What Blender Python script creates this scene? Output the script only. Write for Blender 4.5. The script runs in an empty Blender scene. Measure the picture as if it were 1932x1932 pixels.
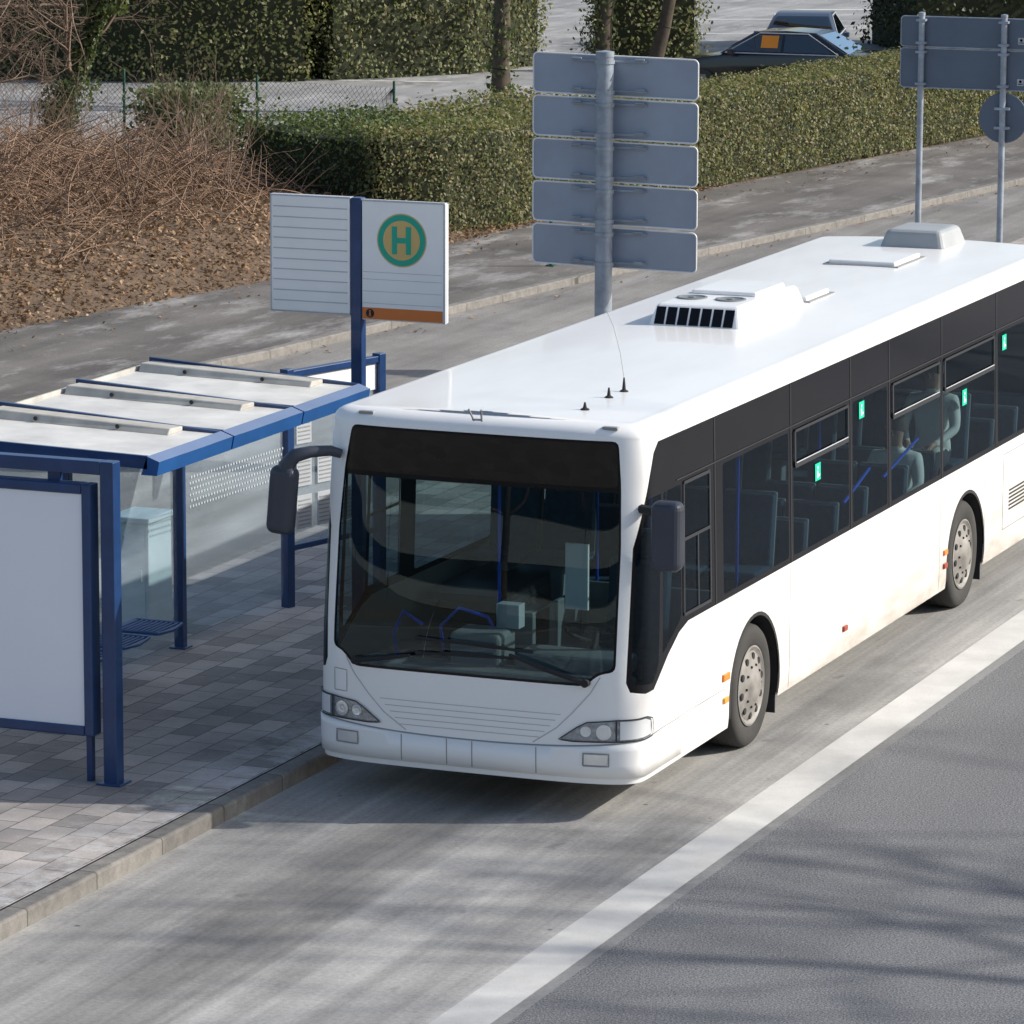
import bpy, bmesh, math, random, numpy as np
from mathutils import Vector, Matrix
from mathutils.geometry import delaunay_2d_cdt
rng=np.random.default_rng(7); random.seed(7)
sc=bpy.context.scene
# ------------------------------------------------------------------ materials
class NT:
    def __init__(s,name):
        s.m=bpy.data.materials.new(name); s.m.use_nodes=True; s.t=s.m.node_tree; s.t.nodes.clear()
        s.out=s.n("ShaderNodeOutputMaterial")
    def n(s,t,**k):
        x=s.t.nodes.new(t)
        for a,b in k.items(): setattr(x,a,b)
        return x
    def l(s,a,b): s.t.links.new(a,b)
    def coord(s,scale=(1,1,1),rot=(0,0,0),loc=(0,0,0)):
        tc=s.n("ShaderNodeTexCoord"); mp=s.n("ShaderNodeMapping")
        mp.inputs["Scale"].default_value=scale; mp.inputs["Rotation"].default_value=rot; mp.inputs["Location"].default_value=loc
        s.l(tc.outputs["Object"],mp.inputs["Vector"]); return mp.outputs["Vector"]
    def noise(s,scale,detail=4,rough=.55,vec=None):
        x=s.n("ShaderNodeTexNoise"); x.inputs["Scale"].default_value=scale; x.inputs["Detail"].default_value=detail; x.inputs["Roughness"].default_value=rough
        s.l(vec if vec is not None else s.coord(),x.inputs["Vector"]); return x.outputs["Fac"]
    def ramp(s,fac,stops):
        r=s.n("ShaderNodeValToRGB"); e=r.color_ramp.elements
        while len(e)<len(stops): e.new(.5)
        for i,(p,c) in enumerate(stops):
            e[i].position=p; e[i].color=(c[0],c[1],c[2],1) if hasattr(c,'__len__') else (c,c,c,1)
        s.l(fac,r.inputs[0]); return r.outputs[0]
    def mix(s,fac,a,b,mode='MIX'):
        x=s.n("ShaderNodeMix",data_type='RGBA',blend_type=mode)
        for v,i in ((fac,0),(a,6),(b,7)):
            if isinstance(v,(int,float)): x.inputs[i].default_value=v if i==0 else (v,v,v,1)
            elif isinstance(v,tuple): x.inputs[i].default_value=(v[0],v[1],v[2],1)
            else: s.l(v,x.inputs[i])
        return x.outputs[2]
    def math(s,op,a,b=0.,clamp=False):
        x=s.n("ShaderNodeMath",operation=op,use_clamp=clamp)
        for v,i in ((a,0),(b,1)):
            if isinstance(v,(int,float)): x.inputs[i].default_value=v
            else: s.l(v,x.inputs[i])
        return x.outputs[0]
    def pbr(s,col,rough=.5,metal=0,coat=0,spec=.5,bump=None,bs=.3,bd=.01):
        p=s.n("ShaderNodeBsdfPrincipled")
        for k,v in (("Base Color",col),("Roughness",rough),("Metallic",metal),("Coat Weight",coat),("Specular IOR Level",spec)):
            if isinstance(v,tuple): p.inputs[k].default_value=(v[0],v[1],v[2],1)
            elif isinstance(v,(int,float)): p.inputs[k].default_value=v
            else: s.l(v,p.inputs[k])
        p.inputs["Coat Roughness"].default_value=.05
        if bump is not None:
            b=s.n("ShaderNodeBump"); b.inputs["Strength"].default_value=bs; b.inputs["Distance"].default_value=bd
            s.l(bump,b.inputs["Height"]); s.l(b.outputs[0],p.inputs["Normal"])
        s.l(p.outputs[0],s.out.inputs[0]); s.p=p; return s.m
def simple(name,col,rough=.5,metal=0,var=.12,scale=3.,coat=0,bump=0,spec=.5):
    t=NT(name); n=t.noise(scale,5)
    c=t.mix(1.,col,t.ramp(n,[(.25,1-var),(.75,1+var*.5)]),'MULTIPLY')
    b=t.noise(40,3) if bump else None
    return t.pbr(c,rough,metal,coat,spec,bump=b,bs=bump)
def leafmat(name,cols,rough=.5,spec=.4,transl=.3,big=(.7,1.2)):
    t=NT(name); g=t.n("ShaderNodeNewGeometry")
    k=len(cols); c=t.ramp(g.outputs["Random Per Island"],[(i/(k-1),cols[i]) for i in range(k)])
    bg_=t.noise(.9,3); c=t.mix(1.,c,t.ramp(bg_,[(.3,big[0]),(.7,big[1])]),'MULTIPLY')
    t.pbr(c,rough,spec=spec)
    tr=t.n("ShaderNodeBsdfTranslucent"); t.l(t.mix(1.,c,(1.2,1.25,.7),'MULTIPLY'),tr.inputs[0]); mx=t.n("ShaderNodeMixShader"); mx.inputs[0].default_value=transl
    t.l(t.p.outputs[0],mx.inputs[1]); t.l(tr.outputs[0],mx.inputs[2]); t.l(mx.outputs[0],t.out.inputs[0]); return t.m
w=NT("bus_paint"); tc=w.n("ShaderNodeTexCoord"); sx=w.n("ShaderNodeSeparateXYZ"); w.l(tc.outputs["Object"],sx.inputs[0])
low=w.n("ShaderNodeMapRange"); low.inputs[1].default_value=.25; low.inputs[2].default_value=1.2; low.inputs[3].default_value=1; low.inputs[4].default_value=0; w.l(sx.outputs[2],low.inputs[0])
yy=w.n("ShaderNodeMapRange"); yy.inputs[1].default_value=.6; yy.inputs[2].default_value=4.5; w.l(sx.outputs[1],yy.inputs[0])
grime=w.math('MULTIPLY',w.math('MULTIPLY',low.outputs[0],yy.outputs[0]),w.ramp(w.noise(2.2,6,.65,w.coord((1,.6,2.0))),[(.30,0.2),(.7,.95)]),True)
up=w.n("ShaderNodeMapRange"); up.inputs[1].default_value=2.75; up.inputs[2].default_value=2.9; w.l(sx.outputs[2],up.inputs[0])
dust=w.math('MULTIPLY',up.outputs[0],w.ramp(w.noise(1.6,6,.65,w.coord((1.2,.35,1))),[(.42,0),(.8,.28)]),True)
c=w.mix(grime,(.92,.915,.90),(.38,.31,.23)); c=w.mix(dust,c,(.6,.57,.51))
geo=w.n("ShaderNodeNewGeometry"); c=w.mix(geo.outputs["Backfacing"],c,(.17,.18,.19))
M_white=w.pbr(c,.30,coat=.35)
M_black=simple("black_gloss_panel",(.007,.007,.009),.10,var=.2,spec=.25)
M_blackm=simple("black_rubber",(.02,.02,.022),.75,var=.3,bump=.15)
M_dgrey=simple("dark_grey_plastic",(.025,.028,.034),.45,var=.15)
M_mirr=simple("mirror_housing_plastic",(.045,.053,.075),.45,var=.12)
M_dash=simple("dashboard_grey",(.20,.22,.23),.6)
M_seat=simple("seat_fabric",(.03,.07,.12),.85,var=.3,scale=20)
M_seat2=simple("seat_shell_grey",(.25,.29,.31),.5)
M_rail=simple("blue_handrail",(.02,.12,.75),.3)
M_tyre=simple("tyre_rubber",(.045,.044,.042),.85,var=.3,bump=.3)
M_rim=simple("rim_grey_paint",(.27,.255,.235),.5,var=.4,scale=9)
M_chrome=simple("reflector_chrome",(.75,.76,.78),.12,1.,var=.1)
M_lampb=simple("lamp_reflector",(.42,.44,.46),.25,.5,var=.5,scale=30)
M_lampc=simple("lamp_bowl",(.90,.90,.88),.15,.5,var=.1)
M_orange=simple("orange_lens",(.85,.25,.03),.25)
M_amber=simple("amber_lens",(.8,.35,.05),.3)
M_red=simple("red_lens",(.35,.05,.02),.3)
M_green=simple("green_sticker",(.0,.62,.38),.4)
M_wsheet=simple("white_sheet",(.86,.86,.86),.45,var=.04)
M_paper=simple("dull_paper",(.48,.51,.54),.6,var=.1)
M_seam=simple("seam_grey",(.30,.30,.30),.6)
M_seaml=simple("soft_seam_grey",(.55,.55,.56),.5)
_d=NT("display_glass"); _b=_d.n("ShaderNodeTexVoronoi"); _b.inputs["Scale"].default_value=8; _d.l(_d.coord((1,1,2.4)),_b.inputs["Vector"])
M_disp=_d.pbr(_d.ramp(_b.outputs["Color"],[(0,(.010,.008,.008)),(1,(.024,.016,.013))]),.14,spec=.35)
def glass(name,tint,refl=1.,base=.0,rough=0.,col=(.85,.95,1),wave=0):
    t=NT(name); tr=t.n("ShaderNodeBsdfTransparent"); tr.inputs[0].default_value=(*tint,1)
    gl=t.n("ShaderNodeBsdfGlossy"); gl.inputs["Roughness"].default_value=rough; gl.inputs[0].default_value=(*col,1)
    fr=t.n("ShaderNodeFresnel"); g=t.n("ShaderNodeNewGeometry")
    t.l(t.math('SUBTRACT',1.5,t.math('MULTIPLY',g.outputs["Backfacing"],.8333)),fr.inputs[0])
    if wave:
        bp=t.n("ShaderNodeBump"); bp.inputs["Strength"].default_value=wave; bp.inputs["Distance"].default_value=.05
        t.l(t.noise(1.0,1,.4,t.coord((.35,1,1.3))),bp.inputs["Height"]); t.l(bp.outputs[0],gl.inputs["Normal"])
    f=t.math('ADD',t.math('MULTIPLY',fr.outputs[0],refl),base,True)
    mx=t.n("ShaderNodeMixShader"); t.l(f,mx.inputs[0]); t.l(tr.outputs[0],mx.inputs[1]); t.l(gl.outputs[0],mx.inputs[2]); t.l(mx.outputs[0],t.out.inputs[0]); return t.m
G_side=glass("tinted_bus_glass",(.37,.46,.48),.55,.0,col=(.75,.88,1))
G_front=glass("windscreen_glass",(.44,.56,.58),1.15,.0,col=(.8,.95,1),wave=.10)
def hazy(name,tint,haze):
    m=glass(name,tint,1.5,.03); t=m.node_tree; out=[n for n in t.nodes if n.type=='OUTPUT_MATERIAL'][0]; src=out.inputs[0].links[0].from_socket
    df=t.nodes.new("ShaderNodeBsdfDiffuse"); df.inputs[0].default_value=(.62,.72,.80,1)
    tc=t.nodes.new("ShaderNodeTexCoord"); mp=t.nodes.new("ShaderNodeMapping"); mp.inputs["Scale"].default_value=(1,.5,2.2); nz=t.nodes.new("ShaderNodeTexNoise"); nz.inputs["Scale"].default_value=1.6; nz.inputs["Detail"].default_value=5
    t.links.new(tc.outputs["Object"],mp.inputs[0]); t.links.new(mp.outputs[0],nz.inputs[0])
    mr=t.nodes.new("ShaderNodeMapRange"); mr.inputs[1].default_value=.3; mr.inputs[2].default_value=.75; mr.inputs[3].default_value=haze*.4; mr.inputs[4].default_value=haze*1.8; t.links.new(nz.outputs["Fac"],mr.inputs[0])
    mx=t.nodes.new("ShaderNodeMixShader"); t.links.new(mr.outputs[0],mx.inputs[0]); t.links.new(src,mx.inputs[1]); t.links.new(df.outputs[0],mx.inputs[2]); t.links.new(mx.outputs[0],out.inputs[0]); return m
G_clear=hazy("hazy_shelter_glass",(.72,.82,.88),.16)  # pale bluish haze mixed into the glass colour as diffuse noise streaks
G_lens=glass("lens_glass",(.95,.96,.97),.8,.0)
G_car=glass("car_glass",(.10,.13,.15),2.6,.05)
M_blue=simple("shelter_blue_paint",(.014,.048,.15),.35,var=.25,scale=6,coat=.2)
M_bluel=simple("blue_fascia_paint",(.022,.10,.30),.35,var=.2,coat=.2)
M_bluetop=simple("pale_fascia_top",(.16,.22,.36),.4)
M_cream=simple("beige_grey_roof_channel",(.50,.48,.43),.6,var=.3,scale=5)
M_roofw=simple("shelter_roof_sheet",(.70,.69,.655),.45,var=.32,scale=2.4)
M_signg=simple("sign_back_grey",(.36,.41,.50),.4,.2,var=.12,scale=2.)
M_signd=simple("sign_back_dark_grey",(.12,.155,.21),.45,.2,var=.12)
M_galv=simple("galvanised_steel",(.36,.41,.48),.45,.3,var=.35,scale=7)
M_cab=simple("cabinet_greygreen",(.66,.74,.71),.6,var=.15)
M_h_green=simple("sign_green",(.0,.36,.25),.45,var=.05)
M_h_tan=simple("sign_ochre",(.60,.42,.16),.5,var=.08)
M_h_or=simple("sign_orange",(.66,.18,.03),.45,var=.08)
M_sgrey=simple("pale_grey_line",(.48,.50,.53),.5)
M_poster=simple("blank_poster",(.88,.90,.95),.3,var=.03,scale=1.,coat=.3)
M_carb=simple("black_car_paint",(.006,.007,.011),.15,coat=.6,var=.1)
M_carn=simple("blue_grey_car_paint",(.06,.08,.12),.3,coat=.3,var=.1)
M_bark=simple("bark",(.085,.065,.045),.9,var=.5,scale=6,bump=.6)
M_twig=simple("twigs_brown",(.20,.14,.10),.85,var=.4,scale=3)
M_brush=simple("brush_reddish",(.29,.185,.12),.85,var=.55,scale=1.5)
M_ivy=leafmat("ivy_leaves",[(.035,.06,.02),(.08,.12,.035),(.13,.17,.06),(.07,.10,.03),(.19,.20,.09)])
M_hedge=leafmat("hedge_leaves",[(.085,.10,.035),(.145,.17,.065),(.21,.225,.095),(.27,.26,.135),(.27,.20,.12),(.165,.185,.08)],.55,.35,.35,(.8,1.15))
M_hedgeb=leafmat("far_hedge_leaves",[(.09,.11,.04),(.16,.19,.07),(.23,.26,.11),(.28,.28,.15),(.26,.21,.12),(.17,.20,.08)],.55,.35,.35)
M_dkleaf=leafmat("conifer_leaves",[(.018,.032,.015),(.04,.06,.025),(.07,.09,.035)])
M_litter=leafmat("fallen_leaves",[(.16,.085,.045),(.30,.18,.10),(.23,.135,.08),(.40,.28,.18),(.13,.085,.05)],.8,.3,.1)
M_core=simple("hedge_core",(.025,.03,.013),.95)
M_wire=simple("fence_wire",(.10,.11,.10),.5,.5)
M_gpost=simple("green_post_paint",(.02,.09,.06),.5)
M_jacket=simple("pale_jacket",(.88,.88,.84),.8,bump=.3)
M_skin=simple("skin",(.5,.31,.22),.55)
M_hair=simple("grey_hair",(.10,.08,.07),.8)
M_trou=simple("dark_trousers",(.05,.05,.07),.85)
def asphalt(name,base,tint=(1,1,1),speck=.5,streak=.25,blot=.25,lane=None,salt=0.,seed=0.,grain=170,track=0):
    t=NT(name)
    fine=t.noise(grain,2,.7); mid=t.noise(28,4,.6); big=t.noise(.55,5,.6,t.coord(loc=(seed,seed,0)))
    st=t.noise(1.0,5,.6,t.coord((1.6,.07,1),loc=(seed,0,0)))
    c=t.ramp(fine,[(.3,base*(1-speck)),(.5,base),(.72,base*(1+speck))])
    c=t.mix(1.,c,t.ramp(mid,[(.3,.84),(.7,1.14)]),'MULTIPLY')
    c=t.mix(1.,c,t.ramp(big,[(.3,1-blot),(.7,1+blot*.5)]),'MULTIPLY')
    c=t.mix(1.,c,t.ramp(st,[(.35,1-streak),(.65,1+streak*.5)]),'MULTIPLY')
    if track:
        s2=t.noise(1.0,3,.6,t.coord((9,.12,1),loc=(seed+2,0,0))); c=t.mix(1.,c,t.ramp(s2,[(.35,1-track),(.6,1.+track*.3)]),'MULTIPLY')
    c=t.mix(1.,c,tint,'MULTIPLY')
    if lane:
        tc=t.n("ShaderNodeTexCoord"); s=t.n("ShaderNodeSeparateXYZ"); t.l(tc.outputs["Object"],s.inputs[0])
        wob=t.math('MULTIPLY',t.math('SUBTRACT',t.noise(.5,3),.5),.35)
        r=t.n("ShaderNodeMapRange"); r.inputs[1].default_value=-1.5; r.inputs[2].default_value=1.8; t.l(t.math('ADD',s.outputs[0],wob),r.inputs[0])
        c=t.mix(1.,c,t.ramp(r.outputs[0],lane),'MULTIPLY')
        pt=t.noise(.75,6,.62,t.coord((1,.45,1),loc=(4,9,0))); c=t.mix(1.,c,t.ramp(pt,[(.36,.70),(.50,1.),(.75,1.06)]),'MULTIPLY')
        sp=t.noise(3.3,3,.5,t.coord((1,.6,1),loc=(7,3,0))); c=t.mix(1.,c,t.ramp(sp,[(.26,.70),(.33,1.)]),'MULTIPLY')
        v=t.n("ShaderNodeTexVoronoi"); v.inputs["Scale"].default_value=1.7; t.l(t.coord(),v.inputs["Vector"]); c=t.mix(1.,c,t.ramp(v.outputs["Distance"],[(.025,.45),(.045,1.)]),'MULTIPLY')
    if salt:
        sn=t.ramp(t.noise(1.3,7,.7,t.coord((1,.35,1),loc=(3+seed,0,0))),[(.52,0),(.70,salt)])
        c=t.mix(sn,c,(.58,.57,.55))
    return t.pbr(c,.86,bump=fine,bs=.35,bd=.006,spec=.3)
A_lane=asphalt("bus_lane_concrete",.43,(1.0,.975,.93),.28,.24,.12,lane=[(0,.96),(.26,.92),(.40,.58),(.50,.62),(.57,1.04),(.8,.92),(1,1.0)],track=.16)
A_near=asphalt("dark_asphalt",.185,(.99,1.0,1.03),.9,.06,.08,seed=5,grain=75)
A_far=asphalt("worn_asphalt",.25,(1.05,1.0,.93),.3,.3,.25,seed=9,salt=.2)
A_path=asphalt("path_asphalt",.155,(1.08,1.0,.92),.35,.25,.35,seed=14,salt=.55)
A_park=asphalt("car_park_asphalt",.33,(1.0,1.0,1.0),.3,.2,.3,seed=21,salt=.6)
def linemat():
    t=NT("worn_road_paint"); n=t.noise(60,4,.7); b=t.noise(1.5,5,.65)
    c=t.mix(t.ramp(n,[(.3,.5),(.45,0.)]),(.64,.63,.60),(.38,.38,.36)); c=t.mix(1.,c,t.ramp(b,[(.3,.80),(.7,1.06)]),'MULTIPLY')
    return t.pbr(c,.7,bump=n,bs=.2,bd=.004)
M_line=linemat()
def paver():
    t=NT("concrete_pavers"); v=t.coord((1,1,1),rot=(0,0,math.radians(90)))
    b=t.n("ShaderNodeTexBrick"); t.l(v,b.inputs["Vector"]); b.offset=.5; b.squash=1
    b.inputs["Scale"].default_value=1; b.inputs["Brick Width"].default_value=.36; b.inputs["Row Height"].default_value=.24; b.inputs["Mortar Size"].default_value=.006
    b.inputs["Color1"].default_value=(.27,.25,.235,1); b.inputs["Color2"].default_value=(.55,.495,.455,1); b.inputs["Mortar"].default_value=(.14,.13,.12,1); b.inputs["Bias"].default_value=-.1
    c=t.mix(1.,b.outputs["Color"],t.ramp(t.noise(1.2,6,.65),[(.3,.70),(.7,1.15)]),'MULTIPLY')
    tc=t.n("ShaderNodeTexCoord"); s=t.n("ShaderNodeSeparateXYZ"); t.l(tc.outputs["Object"],s.inputs[0])
    r=t.n("ShaderNodeMapRange"); r.inputs[1].default_value=-2.5; r.inputs[2].default_value=-1.66; t.l(s.outputs[0],r.inputs[0])
    sal=t.math('MULTIPLY',t.ramp(t.noise(5,7,.75),[(.45,0),(.62,.75)]),r.outputs[0],True)
    c=t.mix(sal,c,(.62,.61,.60))
    c=t.mix(t.ramp(t.noise(14,5,.7),[(.62,0),(.72,.4)]),c,(.66,.65,.63))
    f=t.noise(120,2,.6); c=t.mix(1.,c,t.ramp(f,[(.3,.85),(.7,1.12)]),'MULTIPLY')
    return t.pbr(c,.85,bump=b.outputs["Fac"],bs=-.5,bd=.006)
M_paver=paver()
def kerbmat():
    t=NT("kerb_stone"); v=t.coord(rot=(0,0,math.radians(90)))
    b=t.n("ShaderNodeTexBrick"); t.l(v,b.inputs["Vector"]); b.offset=0
    b.inputs["Scale"].default_value=1; b.inputs["Brick Width"].default_value=1.; b.inputs["Row Height"].default_value=5.; b.inputs["Mortar Size"].default_value=.008
    b.inputs["Color1"].default_value=(.20,.19,.175,1); b.inputs["Color2"].default_value=(.25,.235,.215,1); b.inputs["Mortar"].default_value=(.09,.09,.08,1)
    c=t.mix(1.,b.outputs["Color"],t.ramp(t.noise(9,6,.7),[(.3,.65),(.7,1.15)]),'MULTIPLY')
    return t.pbr(c,.85,bump=t.noise(60,3),bs=.3)
M_kerb=kerbmat()
def soil(name,a,b):
    t=NT(name); c=t.ramp(t.noise(3.5,8,.7),[(.3,a),(.7,b)]); return t.pbr(c,.95,bump=t.noise(18,6,.7),bs=.8,bd=.04)
M_soil=soil("soil",(.075,.05,.033),(.20,.135,.085))
M_ground=soil("earth",(.10,.10,.085),(.17,.165,.14))
# ------------------------------------------------------------------ object helpers
def new_obj(name,me,parent=None,label=None,kind=None):
    o=bpy.data.objects.new(name,me); sc.collection.objects.link(o)
    if parent is not None:
        o.parent=parent; o.matrix_parent_inverse=Matrix.Translation(-Vector(parent["base"]) if "base" in parent else Vector((0,0,0)))
    if label: o["label"]=label
    if kind: o["kind"]=kind
    return o
def thing(name,label,cat,loc=(0,0,0),group=None):
    o=bpy.data.objects.new(name,None); o.empty_display_size=.2; o.location=loc; o["base"]=[float(v) for v in loc]
    sc.collection.objects.link(o); o["label"]=label; o["category"]=cat
    if group: o["group"]=group
    return o
def thing_part(name,parent):
    o=bpy.data.objects.new(name,None); sc.collection.objects.link(o); o.parent=parent; o.matrix_parent_inverse=Matrix.Translation(-Vector(parent["base"])); o.empty_display_size=.1; return o
SPLIT={"leg","rail","bracket","bolt","bumper_seam","body_seam","roof_bracket","reflector","timetable_sheet","rear_rail","mirror_arm"}
class MB:
    def __init__(s): s.v=[]; s.f=[]; s.mi=[]; s.T=None
    def add(s,vs,fs,mi=0):
        b=len(s.v)
        for p in vs:
            p=Vector(p)
            if s.T is not None: p=s.T@p
            s.v.append(tuple(p))
        for f in fs: s.f.append([b+i for i in f]); s.mi.append(mi)
        return s
    def box(s,lo,hi,mi=0,R=None,piv=None):
        x0,y0,z0=lo; x1,y1,z1=hi
        vs=[Vector(p) for p in [(x0,y0,z0),(x1,y0,z0),(x1,y1,z0),(x0,y1,z0),(x0,y0,z1),(x1,y0,z1),(x1,y1,z1),(x0,y1,z1)]]
        if R is not None:
            c=Vector(piv) if piv is not None else sum(vs,Vector())/8
            vs=[R@(p-c)+c for p in vs]
        return s.add(vs,[(0,3,2,1),(4,5,6,7),(0,1,5,4),(1,2,6,5),(2,3,7,6),(3,0,4,7)],mi)
    def tube(s,pts,r,n=10,mi=0,cap=True):
        pts=[Vector(p) for p in pts]; rs=r if hasattr(r,'__len__') else [r]*len(pts)
        vs=[];fs=[]; prev=None
        for i,p in enumerate(pts):
            t=(pts[min(i+1,len(pts)-1)]-pts[max(i-1,0)]).normalized()
            a=Vector((0,0,1)) if abs(t.z)<.9 else Vector((1,0,0))
            if prev is not None: a=prev
            b1=(a-t*a.dot(t)).normalized(); prev=b1; b2=t.cross(b1)
            for k in range(n):
                w=2*math.pi*k/n; vs.append(p+(b1*math.cos(w)+b2*math.sin(w))*rs[i])
        for i in range(len(pts)-1):
            for k in range(n):
                a=i*n+k; b=i*n+(k+1)%n; fs.append((a,b,b+n,a+n))
        if cap: fs.append(tuple(range(n-1,-1,-1))); fs.append(tuple(range((len(pts)-1)*n,len(pts)*n)))
        return s.add(vs,fs,mi)
    def lathe(s,c,axis,prof,n=48,mi=0,closed=False):
        c=Vector(c); ax=Vector(axis).normalized(); a=Vector((0,0,1)) if abs(ax.z)<.9 else Vector((1,0,0)); b1=(a-ax*a.dot(ax)).normalized(); b2=ax.cross(b1)
        vs=[];fs=[]
        for r,h in prof:
            for k in range(n):
                w=2*math.pi*k/n; vs.append(c+ax*h+(b1*math.cos(w)+b2*math.sin(w))*r)
        m=len(prof)
        for i in range(m if closed else m-1):
            j=(i+1)%m
            for k in range(n):
                k2=(k+1)%n; fs.append((i*n+k,i*n+k2,j*n+k2,j*n+k))
        return s.add(vs,fs,mi)
    def prism(s,poly,fn0,fn1,mi=0):
        n=len(poly); vs=[fn0(p) for p in poly]+[fn1(p) for p in poly]
        fs=[tuple(range(n-1,-1,-1)),tuple(range(n,2*n))]+[(i,(i+1)%n,(i+1)%n+n,i+n) for i in range(n)]
        return s.add(vs,fs,mi)
    def comps(s):
        par=list(range(len(s.v)))
        def fd(a):
            while par[a]!=a: par[a]=par[par[a]]; a=par[a]
            return a
        for f in s.f:
            for i in f[1:]: par[fd(i)]=fd(f[0])
        g={}
        for f,m in zip(s.f,s.mi): g.setdefault(fd(f[0]),[]).append((f,m))
        out=[]
        for L in g.values():
            b=MB(); mp={}
            for f,m in L:
                for i in f:
                    if i not in mp: mp[i]=len(b.v); b.v.append(s.v[i])
                b.f.append([mp[i] for i in f]); b.mi.append(m)
            out.append(b)
        return out
    def obj(s,name,mats,parent=None,smooth=False,bevel=0,seg=2,label=None,kind=None,fix=True,angle=40,normals=None):
        if name in SPLIT:
            c=s.comps()
            if len(c)>1:
                for q in c: o=q.obj(name+" ",mats,parent,smooth,bevel,seg,label,kind,fix,angle)
                return o
        name=name.strip()
        me=bpy.data.meshes.new(name); me.from_pydata(s.v,[],s.f)
        for m in (mats if isinstance(mats,(list,tuple)) else [mats]): me.materials.append(m)
        me.polygons.foreach_set("material_index",s.mi)
        if fix:
            bm=bmesh.new(); bm.from_mesh(me); bmesh.ops.recalc_face_normals(bm,faces=bm.faces); bm.to_mesh(me); bm.free()
        if smooth:
            me.polygons.foreach_set("use_smooth",[True]*len(me.polygons))
            if angle<180:
                try: me.set_sharp_from_angle(angle=math.radians(angle))
                except Exception: pass
        if normals is not None:
            me.normals_split_custom_set_from_vertices([tuple(q) for q in normals])
        o=new_obj(name,me,parent,label,kind)
        if bevel:
            b=o.modifiers.new("bevel","BEVEL"); b.width=bevel; b.segments=seg; b.limit_method='ANGLE'; b.angle_limit=math.radians(35)
        return o
def raw_mesh(name,V,F,mat,parent=None,kind=None,label=None,smooth=False):
    V=np.asarray(V,dtype=np.float32); F=np.asarray(F,dtype=np.int32); k=F.shape[1]
    me=bpy.data.meshes.new(name); me.vertices.add(len(V)); me.vertices.foreach_set("co",V.ravel())
    me.loops.add(F.size); me.loops.foreach_set("vertex_index",F.ravel()); me.polygons.add(len(F))
    me.polygons.foreach_set("loop_start",np.arange(0,F.size,k,dtype=np.int32)); me.polygons.foreach_set("loop_total",np.full(len(F),k,dtype=np.int32))
    if smooth: me.polygons.foreach_set("use_smooth",np.ones(len(F),dtype=bool))
    me.update(calc_edges=True)
    for m in (mat if isinstance(mat,(list,tuple)) else [mat]): me.materials.append(m)
    return new_obj(name,me,parent,label,kind)
def leaves(P,Nn,size,jit=.8,asp=.62):
    n=len(P); Nn=Nn+rng.normal(size=(n,3))*jit; Nn/=np.linalg.norm(Nn,axis=1)[:,None]
    a=rng.normal(size=(n,3)); t=np.cross(Nn,a); t/=np.linalg.norm(t,axis=1)[:,None]; b=np.cross(Nn,t)
    s=(size*rng.uniform(.6,1.35,n))[:,None]
    V=np.stack([P-t*s*.5,P+b*s*asp*.5+Nn*s*.06,P+t*s*.5,P-b*s*asp*.5+Nn*s*.06],1).reshape(-1,3)
    return V,np.arange(4*n).reshape(n,4)
def segs_mesh(S,n=5):
    p0=np.array([s[0] for s in S]);p1=np.array([s[1] for s in S]);r0=np.array([s[2] for s in S]);r1=np.array([s[3] for s in S])
    t=p1-p0; t/=np.maximum(np.linalg.norm(t,axis=1),1e-9)[:,None]
    a=np.where(np.abs(t[:,2:3])<.9,np.array([[0,0,1.]]),np.array([[1.,0,0]])); b1=np.cross(t,a); b1/=np.linalg.norm(b1,axis=1)[:,None]; b2=np.cross(t,b1)
    w=np.arange(n)*2*np.pi/n; cw=np.cos(w)[None,:,None]; sw=np.sin(w)[None,:,None]
    ring=b1[:,None,:]*cw+b2[:,None,:]*sw
    V=np.concatenate([p0[:,None]+ring*r0[:,None,None],p1[:,None]+ring*r1[:,None,None]],1).reshape(-1,3)
    base=(np.arange(len(S))*2*n)[:,None]; k=np.arange(n)[None,:]; k2=(k+1)%n
    F=np.stack([base+k,base+k2,base+n+k2,base+n+k],2).reshape(-1,4)
    return V,F
def grow(S,p,d,r,L,depth,nb=3,spread=.5,bend=.12,up=.05,seg=4,shrink=.68):
    p=np.array(p,float); d=np.array(d,float); d/=np.linalg.norm(d)
    for i in range(seg):
        d=d+rng.normal(size=3)*bend+np.array([0,0,up]); d/=np.linalg.norm(d)
        q=p+d*L/seg; ra=r*(1-.35*i/seg); rb=r*(1-.35*(i+1)/seg); S.append((p.copy(),q.copy(),ra,rb)); p=q
        if depth>0 and i>=1:
            for _ in range(1 if i<seg-1 else nb-1):
                e=d+rng.normal(size=3)*spread; grow(S,p,e,rb*rng.uniform(.45,.7),L*shrink*rng.uniform(.7,1.1),depth-1,nb,spread,bend*1.15,up,seg,shrink)
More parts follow.
